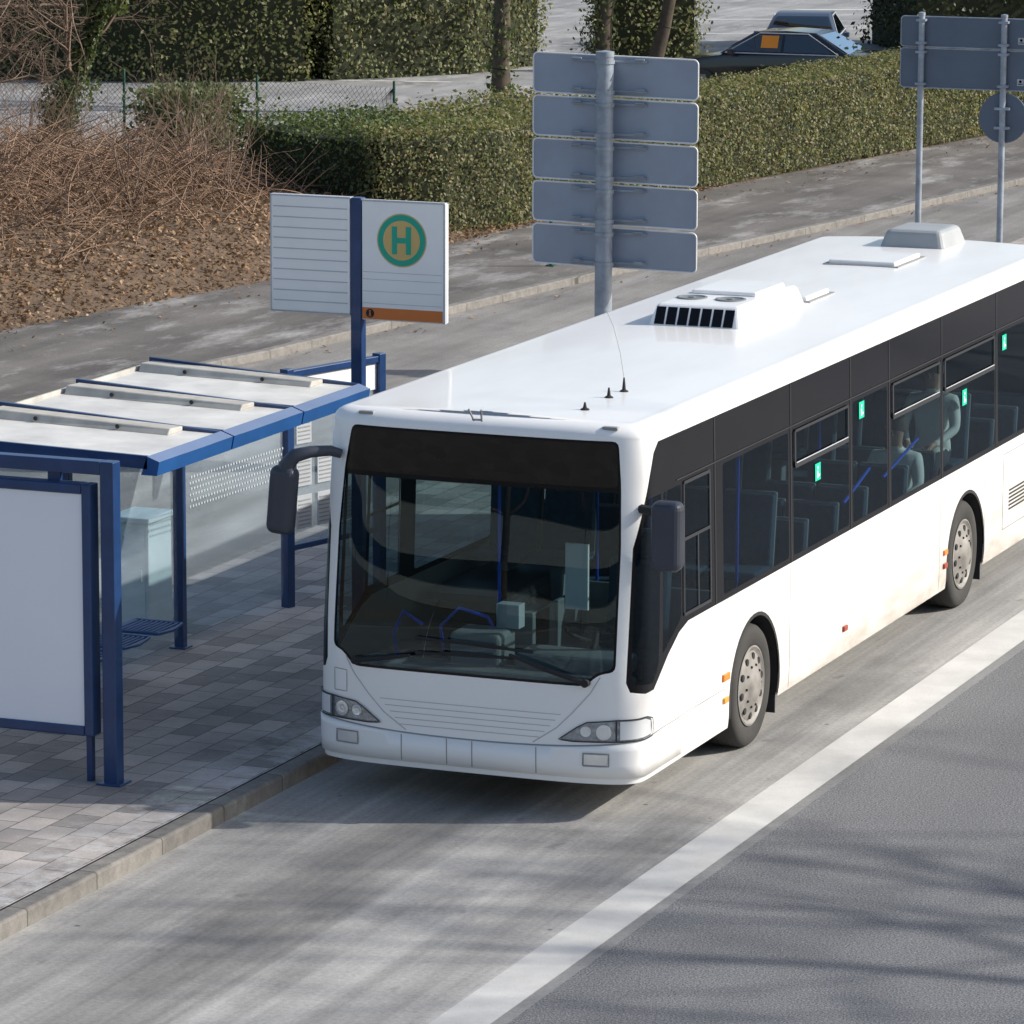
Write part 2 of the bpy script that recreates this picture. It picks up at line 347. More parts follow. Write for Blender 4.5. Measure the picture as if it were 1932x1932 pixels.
# ------------------------------------------------------------------ bus shell surface
BW=1.275; BL=11.95; Y0=.40; NX=4.0
def _outline():
    th=np.linspace(0,math.pi/2,200); xs=BW*np.sin(th)**(2/NX); ys=Y0-Y0*np.maximum(np.cos(th),0)**(2/NX)
    X=list(xs);Y=list(ys)
    for y in np.arange(.45,BL-.3,.05): X.append(BW);Y.append(y)
    for a in np.linspace(0,math.pi/2,20): X.append(BW-.25+.25*math.cos(a)); Y.append(BL-.25+.25*math.sin(a))
    X.append(0);Y.append(BL)
    X=np.array(X);Y=np.array(Y); U=np.concatenate([[0],np.cumsum(np.hypot(np.diff(X),np.diff(Y)))])
    k=np.concatenate([[True],np.diff(U)>1e-6]); return X[k],Y[k],U[k]
OX,OY,OU=_outline(); UMAX=OU[-1]
_nf=np.searchsorted(OX[:180],BW-1e-4)
def ux(x): return math.copysign(float(np.interp(abs(x),OX[:_nf],OU[:_nf])),x)
_ky=OY<BL-.3
def uy(y,s=1): return s*float(np.interp(y,OY[_ky],OU[_ky]))
ZB=2.78; ZR=.10
def S(u,v,off=0.):
    a=abs(u); sg=1 if u>=0 else -1
    x=float(np.interp(a,OU,OX)); y=float(np.interp(a,OU,OY)); e=.025
    x1=np.interp(a+e,OU,OX);y1=np.interp(a+e,OU,OY); x0=np.interp(max(a-e,0),OU,OX);y0=np.interp(max(a-e,0),OU,OY)
    if a<e: x0=-np.interp(e-a,OU,OX); y0=np.interp(e-a,OU,OY)
    tx,ty=x1-x0,y1-y0; l=math.hypot(tx,ty) or 1; nx,ny=ty/l,-tx/l
    if a>UMAX-.02: nx,ny=0,1
    z=v; ins=max(0,(v-1.3))*.025; oz=0
    if v>ZB:
        t=(v-ZB)/ZR*math.pi/2; z=ZB+ZR*math.sin(t); ins+=.13*(1-math.cos(t)); oz=math.sin(t)
    if v<.45: ins+=(.45-v)**2*.4
    ln=.15*max(0,(min(z,ZB+ZR)-1.0)/1.85)**1.15*max(0,1-y/1.5)
    k=math.cos((oz)*math.pi/2) if oz else 1
    return Vector((sg*(x-nx*ins+nx*off*k),y-ny*ins+ny*off*k+ln,z+off*oz))
def SN(u,v):
    e=.03; du=S(u+e,v)-S(u-e,v); dv=S(u,v+.02)-S(u,v-.02) if v<ZB-.03 or v>ZB+.03 else S(u,v+.01)-S(u,v-.01)
    n=du.cross(dv)
    return n.normalized() if n.length>1e-9 else Vector((0,-1,0))
def inpoly(P,poly):
    x,y=P[:,0],P[:,1]; r=np.zeros(len(P),bool); n=len(poly); j=n-1
    for i in range(n):
        xi,yi=poly[i]; xj,yj=poly[j]
        if yi!=yj:
            c=((yi>y)!=(yj>y))&(x<(xj-xi)*(y-yi)/(yj-yi)+xi); r^=c
        j=i
    return r
def dens(poly,step,closed=True):
    out=[]; n=len(poly)
    for i in range(n if closed else n-1):
        a=np.array(poly[i],float);b=np.array(poly[(i+1)%n],float); k=max(1,int(math.ceil(np.linalg.norm(b-a)/step)))
        for q in range(k): out.append(tuple(a+(b-a)*q/k))
    if not closed: out.append(tuple(poly[-1]))
    return out
def rnd(poly,r,n=5):
    out=[]; m=len(poly)
    for i in range(m):
        p=np.array(poly[i],float);a=np.array(poly[i-1],float);b=np.array(poly[(i+1)%m],float)
        da=a-p;db=b-p;la=np.linalg.norm(da);lb=np.linalg.norm(db); q=min(r,la*.45,lb*.45)
        s=p+da/la*q;e=p+db/lb*q
        for k in range(n+1):
            t=k/n; out.append(tuple((1-t)**2*s+2*t*(1-t)*p+t*t*e))
    return out
def patch_data(outer,holes=(),off=0.,step=.05,sv=.1):
    O=dens(outer,step); loops=[O]+[dens(h,step) for h in holes]
    V=[];E=[]
    for L in loops:
        b=len(V); V+=[Vector(p) for p in L]; E+=[(b+i,b+(i+1)%len(L)) for i in range(len(L))]
    A=np.array(O); lo=A.min(0);hi=A.max(0)
    us=np.arange(math.floor(lo[0]/.04)*.04,hi[0],.04); us=np.array([u for i,u in enumerate(us) if abs(u)<2.0 or int(round(u/.04))%6==0])
    vs=np.arange(lo[1],hi[1],sv); gu,gv=np.meshgrid(us,vs); P=np.stack([gu.ravel(),gv.ravel()],1)
    k=inpoly(P,O)
    for L in loops[1:]: k&=~inpoly(P,L)
    P=P[k]; allb=np.concatenate([np.array(L) for L in loops])
    if len(P):
        d=np.array([np.min(np.hypot(allb[:,0]-p[0],allb[:,1]-p[1])) for p in P]); P=P[d>.018]
    V+=[Vector((float(p[0]),float(p[1]))) for p in P]
    r=delaunay_2d_cdt(V,E,[],0,1e-6); vv,ff=r[0],r[2]
    C=np.array([[sum(vv[i].x for i in f)/len(f),sum(vv[i].y for i in f)/len(f)] for f in ff])
    k=inpoly(C,O)
    for L in loops[1:]: k&=~inpoly(C,L)
    F=[]
    for i,f in enumerate(ff):
        if k[i]:
            f=list(f); ar=sum(vv[f[j]].x*vv[f[(j+1)%len(f)]].y-vv[f[(j+1)%len(f)]].x*vv[f[j]].y for j in range(len(f)))
            F.append(f if ar>0 else f[::-1])
    used=sorted({i for f in F for i in f}); mp={a:b for b,a in enumerate(used)}
    return [S(vv[i].x,vv[i].y,off) for i in used],[[mp[i] for i in f] for f in F],[SN(vv[i].x,vv[i].y) for i in used]
def patch(name,outer,mat,holes=(),off=0.,parent=None,step=.05,sv=.1,label=None):
    v,f,nn=patch_data(outer,holes,off,step,sv); mb=MB(); mb.add(v,f)
    return mb.obj(name,[mat],parent,smooth=True,fix=False,angle=180,label=label,normals=nn)
def ribbon(mb,pts,width,off=.003,mi=0,step=.05):
    P=dens(pts,step,False); vs=[]
    for i,p in enumerate(P):
        a=np.array(P[max(i-1,0)]);b=np.array(P[min(i+1,len(P)-1)]); t=b-a;t/=np.linalg.norm(t); n=np.array([-t[1],t[0]])*width/2
        vs+= [S(p[0]-n[0],p[1]-n[1],off),S(p[0]+n[0],p[1]+n[1],off)]
    mb.add(vs,[(2*i,2*i+2,2*i+3,2*i+1) for i in range(len(P)-1)],mi)
# ------------------------------------------------------------------ BUS
bus=thing("city_bus","long white single-deck city bus standing at the kerb","bus",(0,2.7,0))
FX,RX=2.705,8.55
def arch(yc,s):
    pts=[]
    for k in range(19):
        a=math.pi*k/18; pts.append((uy(yc,s)+s*(-math.cos(a))*.60*1.0,.46+.60*math.sin(a)))
    return [(pts[0][0],.28)]+pts+[(pts[-1][0],.28)]
bot=[]
for yc in (RX,FX): bot+=arch(yc,-1)[::-1]
bot2=[]
for yc in (FX,RX): bot2+=arch(yc,1)
outer=[(-UMAX+.01,.28)]+bot+bot2+[(UMAX-.01,.28),(UMAX-.01,ZB),(-UMAX+.01,ZB)]
ws_hole=rnd([(ux(-1.115),1.13),(ux(-1.03),1.10),(ux(-.93),1.0),(ux(.89),1.0),(ux(.99),1.09),(ux(1.105),1.11),(ux(1.115),2.0),(ux(1.10),2.45),(ux(1.07),2.765),(ux(-1.03),2.765),(ux(-1.08),2.45),(ux(-1.11),2.0)],.05,3)
def band(s):
    return [(uy(.46,s),2.73),(uy(.36,s),2.66),(uy(.28,s),2.50),(uy(.20,s),2.30),(s*ux(1.195),2.0),(s*ux(1.185),1.5),(s*ux(1.175),1.03),(s*ux(1.20),.96),(uy(.26,s),.93),(uy(.42,s),.93),(uy(.50,s),.98),(uy(.72,s),1.13),(uy(.95,s),1.25),(uy(1.15,s),1.30),(uy(11.3,s),1.30),(uy(11.3,s),2.73)]
bands={1:band(1),-1:band(-1)}
v,f,nn=patch_data(outer,[ws_hole,bands[1],bands[-1]])
mb=MB(); mb.add(v,f)
us=sorted(set([round(u,4) for u in np.linspace(-UMAX,UMAX,421)]+[round(u,4) for u in np.linspace(-2,2,121)]))
rows=[];nr=[]
for k in range(7):
    vv_=ZB+ZR*k/6; rows.append([S(u,vv_) for u in us]); nr.append([SN(u,vv_) if k not in(0,6) else (SN(u,ZB-.05) if k==0 else Vector((0,0,1))) for u in us])
top=rows[-1]
for k in (.97,.88,.7,.45,.2,0.0):
    rows.append([Vector((p.x*k,p.y,p.z+.03*(1-k*k))) for p in top]); nr.append([Vector((.05*p.x*k,0,1)).normalized() for p in top])
n=len(us); vs=[p for r in rows for p in r]; fs=[]
for i in range(len(rows)-1):
    for j in range(n-1):
        q=(i*n+j,i*n+j+1,(i+1)*n+j+1,(i+1)*n+j)
        a=(vs[q[1]]-vs[q[0]]).cross(vs[q[3]]-vs[q[0]]).length+(vs[q[2]]-vs[q[3]]).cross(vs[q[3]]-vs[q[0]]).length
        if a>1e-8: fs.append(q)
mb.add(vs,fs); nn=nn+[p for r in nr for p in r]
body=mb.obj("body",[M_white],bus,smooth=True,fix=False,angle=180,normals=nn)
def P2(l): return [(ux(x),z) for x,z in l]
wscr=rnd(P2([(-1.095,1.145),(-1.02,1.115),(-.92,1.02),(.88,1.02),(.98,1.105),(1.088,1.13),(1.10,2.0),(1.085,2.40),(-1.068,2.40),(-1.092,2.0)]),.04,3)
disp=rnd(P2([(-1.06,2.435),(1.08,2.435),(1.055,2.745),(-1.015,2.745)]),.04,3)
patch("windscreen_surround",ws_hole,M_black,[wscr,disp],-.002,bus)
patch("windscreen",wscr,G_front,off=-.002,parent=bus)
patch("destination_display",disp,M_disp,off=-.002,parent=bus,label="blank dark destination display")
WIN=[(1.96,3.52,0),(3.64,5.08,1),(5.19,6.14,0),(6.26,7.70,1),(7.80,9.44,1),(9.55,11.15,0)]
for s in (1,-1):
    q1=rnd([(uy(.25,s),2.34),(s*ux(1.215),1.9),(s*ux(1.205),1.10),(s*ux(1.22),1.01),(uy(.40,s),.98),(uy(.47,s),1.03),(uy(.52,s),1.10),(uy(.55,s),2.34)],.03,3)
    q2=rnd([(uy(.60,s),2.34),(uy(.60,s),1.15),(uy(.95,s),1.32),(uy(1.0,s),1.36),(uy(1.0,s),2.34)],.03,3)
    q3=rnd([(uy(1.06,s),2.34),(uy(1.06,s),1.36),(uy(1.66,s),1.36),(uy(1.66,s),2.34)],.03,3)
    wins=[("quarter_window",q1),("driver_window",q2),("sliding_window",q3)]
    for a,b,h in WIN: wins.append(("window",rnd([(uy(a,s),2.345),(uy(a,s),1.345),(uy(b,s),1.345),(uy(b,s),2.345)],.035,3)))
    patch("window_band",bands[s],M_black,[w_[1] for w_ in wins],-.002,bus,label="glossy black side window band")
    seam=MB()
    for a in (1.78,3.58,5.13,6.20,7.75,9.50): ribbon(seam,[(uy(a,s),1.31),(uy(a,s),2.725)],.012,.003)
    ribbon(seam,[(uy(.9,s),2.385),(uy(11.2,s),2.385)],.010,.003,step=.3)
    seam.obj("band_seam",[M_dgrey],bus,fix=False)
    wobj=[]
    for i,(nm,pl) in enumerate(wins):
        wo=patch(nm,pl,G_side,off=-.002,parent=bus); wobj.append(wo)
        if nm=="sliding_window":
            fr=MB()
            for z in (1.36,1.92,2.34): ribbon(fr,[(uy(1.06,s),z),(uy(1.66,s),z)],.025,.006)
            for y in (1.06,1.66,1.38): ribbon(fr,[(uy(y,s),1.36),(uy(y,s),2.34 if y!=1.38 else 1.92)],.02,.006)
            fr.obj("window_frame",[M_dgrey],wo,fix=False)
    for i,(a,b,h) in enumerate(WIN):
        if h:
            par=wobj[3+i]
            fr=MB(); z0,z1=2.06,2.335
            ribbon(fr,[(uy(a+.03,s),z0),(uy(b-.03,s),z0)],.04,.010); ribbon(fr,[(uy(a+.03,s),z1),(uy(b-.03,s),z1)],.022,.010)
            ribbon(fr,[(uy(a+.03,s),z0),(uy(a+.03,s),z1)],.03,.010); ribbon(fr,[(uy(b-.03,s),z0),(uy(b-.03,s),z1)],.03,.010)
            fr.obj("window_frame",[M_dgrey],par,fix=False)
            fr=MB(); ribbon(fr,[(uy(a+.05,s),z0+.022),(uy(b-.05,s),z0+.022)],.009,.013); fr.obj("frame_edge",[M_sgrey],par,fix=False)
bt=[]
for x in np.linspace(-1.2,1.2,25): bt.append((ux(x),.525+.06*(abs(x)/1.2)**2.2))
bo=[(uy(1.0,-1),.325),(uy(1.0,1),.325),(uy(1.0,1),.60),(uy(.6,1),.60)]+bt[::-1]+[(uy(.6,-1),.60),(uy(1.0,-1),.60)]
bump_=patch("bumper",bo,M_white,off=.018,parent=bus)
m=bump_.modifiers.new("thickness","SOLIDIFY"); m.thickness=.03; m.offset=-1
for x in (-.53,-.17,.03,.53):
    sm=MB(); ribbon(sm,[(ux(x),.335),(ux(x),.53)],.007,.0205); sm.obj("bumper_seam",[M_seam],bump_,fix=False)
sm=MB(); ribbon(sm,[(uy(1.0,-1),.607),(uy(.6,-1),.607)]+[(a,z+.007) for a,z in bt]+[(uy(.6,1),.607),(uy(1.0,1),.607)],.010,.003); sm.obj("bumper_gap",[M_seam],bump_,fix=False)
for sx in (-1,1):
    x=.975*sx
    o=patch("fog_light",rnd(P2([(x-.085,.425),(x+.085,.425),(x+.085,.505),(x-.085,.505)]),.012,2),M_lampc,off=.022,parent=bump_)
    r=MB(); q=P2([(x-.09,.42),(x+.09,.42),(x+.09,.51),(x-.09,.51),(x-.09,.42)]); ribbon(r,q,.012,.024); r.obj("fog_light_rim",[M_seam],o,fix=False)
sm=MB()
for sx in (-1,1):
    ribbon(sm,P2([(sx*1.0,1.07),(sx*.93,.95),(sx*.80,.80),(sx*.68,.68),(sx*.56,.60),(sx*.5,.56)]),.009,.002)
for z in (.60,.645,.69,.735,.78): ribbon(sm,P2([(-.55-(z-.6)*.9,z),(.55+(z-.6)*.9,z)]),.006,.002)
sm.obj("front_panel_seam",[M_seaml],bus,fix=False)
sm=MB(); ribbon(sm,[(ux(-1.10),.80),(ux(-.99),.80),(ux(-.99),.96),(ux(-1.10),.965),(ux(-1.10),.80)],.006,.002)
for y in (3.55,7.72,9.15): ribbon(sm,[(uy(y),.30),(uy(y),1.29)],.007,.002)
ribbon(sm,[(uy(1.0),.61),(uy(2.0),.61)],.007,.002)
ribbon(sm,[(uy(9.75),.5),(uy(11.2),.5),(uy(11.2),1.2),(uy(9.75),1.2),(uy(9.75),.5)],.01,.0025)
sm.obj("body_seam",[M_seam],bus,fix=False)
gr=MB()
for k in range(6): ribbon(gr,[(uy(9.95),.66+.035*k),(uy(10.55),.66+.035*k)],.018,.004)
gr.obj("vent_grille",[M_blackm],bus,fix=False)
for sx in (-1,1):
    pl=[(sx*ux(.70),.600),(sx*ux(.84),.700),(sx*ux(.91),.738),(sx*ux(1.12),.760),(sx*uy(.26),.764),(sx*uy(.36),.735),(sx*uy(.385),.67),(sx*uy(.36),.606),(sx*ux(1.05),.598),(sx*ux(.8),.592)]
    rim=[pl[-1]]+pl
    if sx<0: pl=pl[::-1]
    pl=rnd(pl,.018,2)
    o=patch("headlight",pl,M_lampb,off=.003,parent=bus,step=.04)
    for xx,rr in ((.90,.040),(1.03,.056)):
        d=MB(); c=S(sx*ux(xx),.668,.006); nrm=(S(sx*ux(xx),.655,.1)-S(sx*ux(xx),.655,0)).normalized()
        d.lathe(c,nrm,[(rr,.0),(rr,.006),(rr*.9,.008),(rr*.4,.001),(.001,.004)],24,0)
        d.obj("reflector",[M_lampc],o,smooth=True)
    tl=[(sx*ux(1.14),.612),(sx*ux(1.14),.748),(sx*uy(.25),.750),(sx*uy(.34),.72),(sx*uy(.35),.62)]
    if sx>0: tl=tl[::-1]
    patch("turn_signal",tl,M_wsheet,off=.008,parent=o,step=.04)
    d=MB(); ribbon(d,[(sx*ux(1.115),.60),(sx*ux(1.115),.755)],.012,.010); ribbon(d,rim,.009,.017,step=.03); d.obj("lamp_rim",[M_dgrey],o,fix=False)
    patch("headlight_lens",pl,G_lens,off=.016,parent=o,step=.04)
for y,z,mt,w_,h_ in ((2.0,.70,M_orange,.14,.055),(2.0,.52,M_amber,.10,.045),(4.98,.50,M_red,.10,.045),(7.88,.50,M_red,.10,.045),(7.88,.62,M_orange,.1,.045)):
    b=MB(); p=S(uy(y),z); b.box((p.x-.005,y-w_/2,z-h_/2),(p.x+.02,y+w_/2,z+h_/2)); b.obj("side_marker_light",[mt],bus,bevel=.006)
for x in (-.93,1.0):
    b=MB(); p=S(ux(x),2.83); b.box((p.x-.06,p.y-.02,p.z-.012),(p.x+.06,p.y+.03,p.z+.014)); b.obj("marker_lamp",[M_seam],bus,bevel=.008)
for y,z in ((4.25,1.92),(5.42,2.25),(8.45,1.92),(9.75,2.24)):
    o=patch("priority_sticker",[(uy(y-.07),z-.07),(uy(y+.07),z-.07),(uy(y+.07),z+.07),(uy(y-.07),z+.07)],M_green,off=.004,parent=bus)
    d=MB(); p=S(uy(y),z,.006)
    ribbon(d,[(uy(y-.01),z-.05),(uy(y-.01),z+.01)],.03,.006,step=.02); ribbon(d,[(uy(y-.01),z-.03),(uy(y+.04),z-.03)],.02,.0065,step=.02)
    d.lathe((p.x,y-.01,z+.035),(1,0,0),[(.0001,.001),(.016,.001)],14)
    d.obj("pictogram",[M_wsheet],o,fix=False)
def wheel(yc,s):
    par=thing_part("wheel",bus)
    t=MB(); xo=s*1.245; c=(xo,yc,.484); ax=(s,0,0)
    t.lathe(c,ax,[(.30,-.02),(.33,.0),(.40,.012),(.452,.004),(.474,-.02),(.482,-.05),(.482,-.10),(.476,-.105),(.476,-.115),(.482,-.12),(.482,-.17),(.476,-.175),(.476,-.185),(.482,-.19),(.480,-.24),(.46,-.275),(.38,-.285),(.30,-.26)],56,0,True)
    t.obj("tyre",[M_tyre],par,smooth=True,angle=50)
    r=MB()
    r.lathe(c,ax,[(.305,-.03),(.315,.004),(.302,.008),(.288,-.004),(.272,-.012),(.25,.0),(.225,.006),(.165,.018),(.15,.022),(.12,.036),(.10,.05),(.05,.06),(.0005,.06)],48)
    for k in range(10):
        a=2*math.pi*(k+.3)/10; cc=(xo,yc+.232*math.cos(a),.484+.232*math.sin(a))
        r.lathe(cc,ax,[(.0005,.011),(.027,.011),(.031,.002)],12,1)
        a=2*math.pi*k/10; cc=(xo,yc+.165*math.cos(a),.484+.165*math.sin(a)); r.lathe(cc,ax,[(.0005,.030),(.009,.030),(.011,.016)],8,1)
    r.obj("rim",[M_rim,M_blackm],par,smooth=True,angle=35)
    l=MB(); vs=[];n=24
    for k in range(n+1):
        a=-.25+(math.pi+.5)*k/n
        for xx in (1.262,.55): vs.append((s*xx,yc-math.cos(a)*.605,.46+.605*math.sin(a)))
    l.add(vs,[(2*i,2*i+1,2*i+3,2*i+2) for i in range(n)])
    l.add([(s*.56,yc-.62,.15),(s*.56,yc+.62,.15),(s*.56,yc+.62,1.1),(s*.56,yc-.62,1.1)],[(0,1,2,3)])
    o=l.obj("wheel_arch",[M_blackm],bus); mm=o.modifiers.new("t","SOLIDIFY"); mm.thickness=.01
    e=MB(); pts=[(uy(yc,s)+s*-math.cos(a)*.59,.46+.59*math.sin(a)) for a in np.linspace(-.2,math.pi+.2,24)]
    ribbon(e,pts,.03,.004); e.obj("arch_trim",[M_blackm],bus,fix=False)
for yc in (FX,RX):
    for s in (1,-1): wheel(yc,s)
    b=MB(); b.box((1.0,yc+.60,.14),(1.24,yc+.615,.42)); b.obj("mud_flap",[M_blackm],bus)
b=MB(); b.box((-1.12,.35,.24),(1.12,FX-.62,.37)); b.box((-.54,FX-.62,.24),(.54,FX+.62,.37)); b.box((-1.12,FX+.62,.24),(1.12,RX-.62,.37)); b.box((-.54,RX-.62,.24),(.54,RX+.62,.37)); b.box((-1.12,RX+.62,.24),(1.12,11.7,.37))
for yc in (FX,RX):
    for s in (-1,1): b.box((min(s*.57,s*1.2),yc-.66,1.10),(max(s*.57,s*1.2),yc+.66,1.16))
b.obj("floor",[M_dgrey],bus)
b=MB(); b.box((-1.05,.28,.72),(1.08,.62,.98)); b.box((.15,.5,.95),(1.0,.85,1.10)); b.box((-.35,.45,.9),(.05,.8,1.22)); b.obj("dashboard",[M_dash],bus,bevel=.04,seg=3)
b=MB(); b.lathe((.62,.98,1.18),(0,.5,.87),[(.235+.016*math.cos(a),.016*math.sin(a)) for a in np.linspace(0,2*math.pi,10)[:-1]],32,0,True)
b.tube([(.62,.8,.95),(.62,.98,1.18)],.03); b.tube([(.40,.98,1.18),(.84,.98,1.18)],.014); b.obj("steering_wheel",[M_blackm],bus,smooth=True)
b=MB(); b.box((.36,1.35,.75),(.88,1.85,.92)); b.box((.38,1.80,.85),(.86,1.95,1.60),R=Matrix.Rotation(math.radians(-8),3,'X')); b.box((.48,1.86,1.58),(.76,1.96,1.82)); b.obj("driver_seat",[M_seat],bus,bevel=.05,seg=3)
b=MB(); b.box((.1,2.02,.4),(1.15,2.06,1.35)); b.box((.08,1.0,.4),(.12,2.04,1.30)); b.box((-.1,.95,1.0),(.12,1.3,1.30)); b.obj("driver_partition",[M_dash],bus,bevel=.01)
b=MB(); b.box((-.08,.72,1.22),(.10,.84,1.40)); b.box((-.06,.715,1.25),(.08,.722,1.37)); b.obj("ticket_machine",[M_paper],bus,bevel=.01)
b=MB(); b.box((.28,1.2,1.30),(.46,1.23,1.80)); b.obj("paper_notice",[M_wsheet],bus)
sb=MB(); sb.box((-.21,-.22,.40),(.21,.22,.47)); sb.box((-.21,.17,.45),(.21,.25,1.02),R=Matrix.Rotation(math.radians(-8),3,'X')); sb.box((-.06,-.1,0),(.06,.1,.40),1); sb.box((-.22,.225,.42),(.22,.262,1.04),1,R=Matrix.Rotation(math.radians(-8),3,'X'))
first=None
for y in (3.15,3.95,4.75,5.55,6.7,7.5,8.6,9.4,10.2,11.0):
    for x in (-.98,-.52,.98,.52):
        if y<5.9 and y>4.9 and x<0: continue
        zf=.85 if abs(y-8.6)<.5 or y<3.3 else .5
        if first is None:
            o=sb.obj("seat",[M_seat,M_seat2],bus,bevel=.03,seg=2); first=o
        else:
            o=first.copy(); sc.collection.objects.link(o)
        o.location=(x,y,zf)
for p in [[(.30,3.0,.4),(.30,3.0,2.75)],[(-.30,3.4,.4),(-.30,3.4,2.75)],[(1.05,2.9,1.0),(1.05,2.9,2.75)],[(.32,5.0,.4),(.32,5.0,2.75)],[(-.32,6.2,.4),(-.32,6.2,2.75)],[(.32,7.2,.4),(.32,7.2,2.75)],[(.32,9.0,.4),(.32,9.0,2.75)],[(-.15,.95,.4),(-.15,.95,2.7)],
          [(1.15,5.3,1.48),(1.15,6.0,1.66)],[(1.15,6.4,1.52),(1.15,7.4,1.70)],[(-.95,1.0,.6),(-.92,.75,1.1),(-.80,.65,1.3),(-.66,.7,1.2)],[(-.56,.9,.8),(-.52,.7,1.2),(-.35,.65,1.36),(-.14,.7,1.3),(-.05,.8,1.05)],[(.32,3.0,2.6),(.32,10.5,2.6)],[(-.32,3.0,2.6),(-.32,10.5,2.6)]]:
    b=MB(); b.tube(p,.0135,8); b.obj("handrail",[M_rail],bus,smooth=True)
def wiper(piv,elb,b0,b1):
    b=MB(); A=[S(ux(piv[0]),piv[1],.03),S(ux((piv[0]+elb[0])/2),(piv[1]+elb[1])/2,.06),S(ux(elb[0]),elb[1],.05)]
    b.tube(A,[.022,.018,.012],8); b.lathe(A[0]-Vector((0,-.03,0)),(0,-1,0),[(.03,0),(.03,.05),(.001,.055)],14)
    pts=[S(ux(b0[0]+(b1[0]-b0[0])*t),b0[1]+(b1[1]-b0[1])*t,.022) for t in np.linspace(0,1,9)]
    b.tube(pts,.011,6); pts=[p+Vector((0,-.015,.014)) for p in pts[2:7]]; b.tube(pts,.007,5)
    b.obj("wiper",[M_blackm],bus,smooth=True)
wiper((.90,1.03),(.33,1.20),(-.42,1.26),(.50,1.225))
wiper((-.90,1.05),(-.45,1.13),(-.42,1.15),(.36,1.17))
b=MB(); b.box((1.34,.10,1.86),(1.57,.27,2.37)); d=b.obj("mirror",[M_mirr],bus,bevel=.06,seg=4)
b=MB(); b.tube([(1.18,.30,2.28),(1.30,.24,2.28),(1.42,.19,2.24)],.035,8); b.obj("mirror_arm",[M_blackm],d,smooth=True)
b=MB(); b.box((1.37,.268,1.90),(1.54,.275,2.31)); b.obj("mirror_glass",[M_chrome],d)
Rm=Matrix.Rotation(math.radians(5),3,'Y')
b=MB(); b.box((-1.585,-.08,1.95),(-1.375,.07,2.46),R=Rm); d=b.obj("mirror",[M_mirr],bus,bevel=.06,seg=4)
b=MB(); b.tube([(-1.10,.20,2.54),(-1.17,.16,2.565),(-1.28,.06,2.565),(-1.38,.0,2.54),(-1.45,-.01,2.46),(-1.47,-.01,2.36)],[.035,.04,.045,.055,.06,.05],12); b.obj("mirror_arm",[M_mirr],d,smooth=True)
b=MB(); b.box((-1.56,.066,2.0),(-1.40,.075,2.41),R=Rm,piv=(-1.48,-.01,2.2)); b.obj("mirror_glass",[M_chrome],d)
ZT=2.902
def frus(mb,x0,x1,y0,y1,z0,z1,ix,iy0,iy1,mi=0):
    mb.add([(x0,y0,z0),(x1,y0,z0),(x1,y1,z0),(x0,y1,z0),(x0+ix,y0+iy0,z1),(x1-ix,y0+iy0,z1),(x1-ix,y1-iy1,z1),(x0+ix,y1-iy1,z1)],[(0,3,2,1),(4,5,6,7),(0,1,5,4),(1,2,6,5),(2,3,7,6),(3,0,4,7)],mi)
ac=thing_part("roof_air_unit",bus)
b=MB(); frus(b,-.50,.32,5.05,6.8,ZT-.02,ZT+.18,.05,.10,.12); b.obj("casing",[M_white],ac,bevel=.035,seg=3)
b=MB()
for k in range(7):
    x=-.44+k*.10; y=5.06; b.add([(x,y+.005,ZT+.015),(x+.082,y+.005,ZT+.015),(x+.082,y+.079,ZT+.15),(x,y+.079,ZT+.15)],[(0,1,2,3)])
o=b.obj("vent_openings",[M_black],ac); mm=o.modifiers.new("t","SOLIDIFY"); mm.thickness=.012; mm.offset=0
for cx in (-.28,.06):
    b=MB(); b.lathe((cx,5.55,ZT+.178),(0,0,1),[(.13,.0),(.13,.012),(.11,.014),(.10,.006),(.03,.006),(.03,.014),(.0005,.014)],24); b.obj("fan_grille",[M_dash],ac,smooth=True)
b=MB(); b.box((-.38,5.8,ZT+.175),(.20,6.55,ZT+.215)); b.obj("casing_ridge",[M_white],ac,bevel=.03,seg=3)
for x0,x1,y0,y1 in ((-.30,.28,6.92,7.55),(-.36,.28,9.5,10.3)):
    b=MB(); b.box((x0,y0,ZT-.02),(x1,y1,ZT+.05)); o=b.obj("roof_hatch",[M_white],bus,bevel=.02,seg=3); b=MB(); b.box((x0-.04,y0-.04,ZT-.03),(x1+.04,y1+.04,ZT+.014)); b.obj("hatch_seal",[M_seam],o)
b=MB(); frus(b,-.34,.32,10.95,11.75,ZT-.03,ZT+.17,.06,.08,.08); b.obj("roof_rear_box",[simple("roof_box_grey",(.36,.38,.39),.5)],bus,bevel=.05,seg=3)
for x,y,h in ((.62,.70,.05),(.58,1.30,.07),(.58,1.62,.10)):
    b=MB(); b.lathe((x,y,ZT-.015),(0,0,1),[(.035,0),(.033,.02),(.015,.03),(.006,h+.02),(.0005,h+.02)],14)
    b.obj("antenna",[M_blackm],bus,smooth=True)
    if h>.09:
        b=MB(); b.tube([(x,y,ZT+.10),(x-.01,y-.06,ZT+.30),(x-.05,y-.10,ZT+.50),(x-.10,y-.12,ZT+.62)],.002,5); b.obj("whip_aerial",[M_seam],bus,smooth=True)
b=MB()
for dx in (-.03,.03): b.tube([(dx,.16,2.86),(dx*1.6,.10,2.95)],.008,6)
b.tube([(-.04,.15,2.87),(.04,.15,2.87)],.008,6); b.obj("flag_holder",[M_seam],bus)
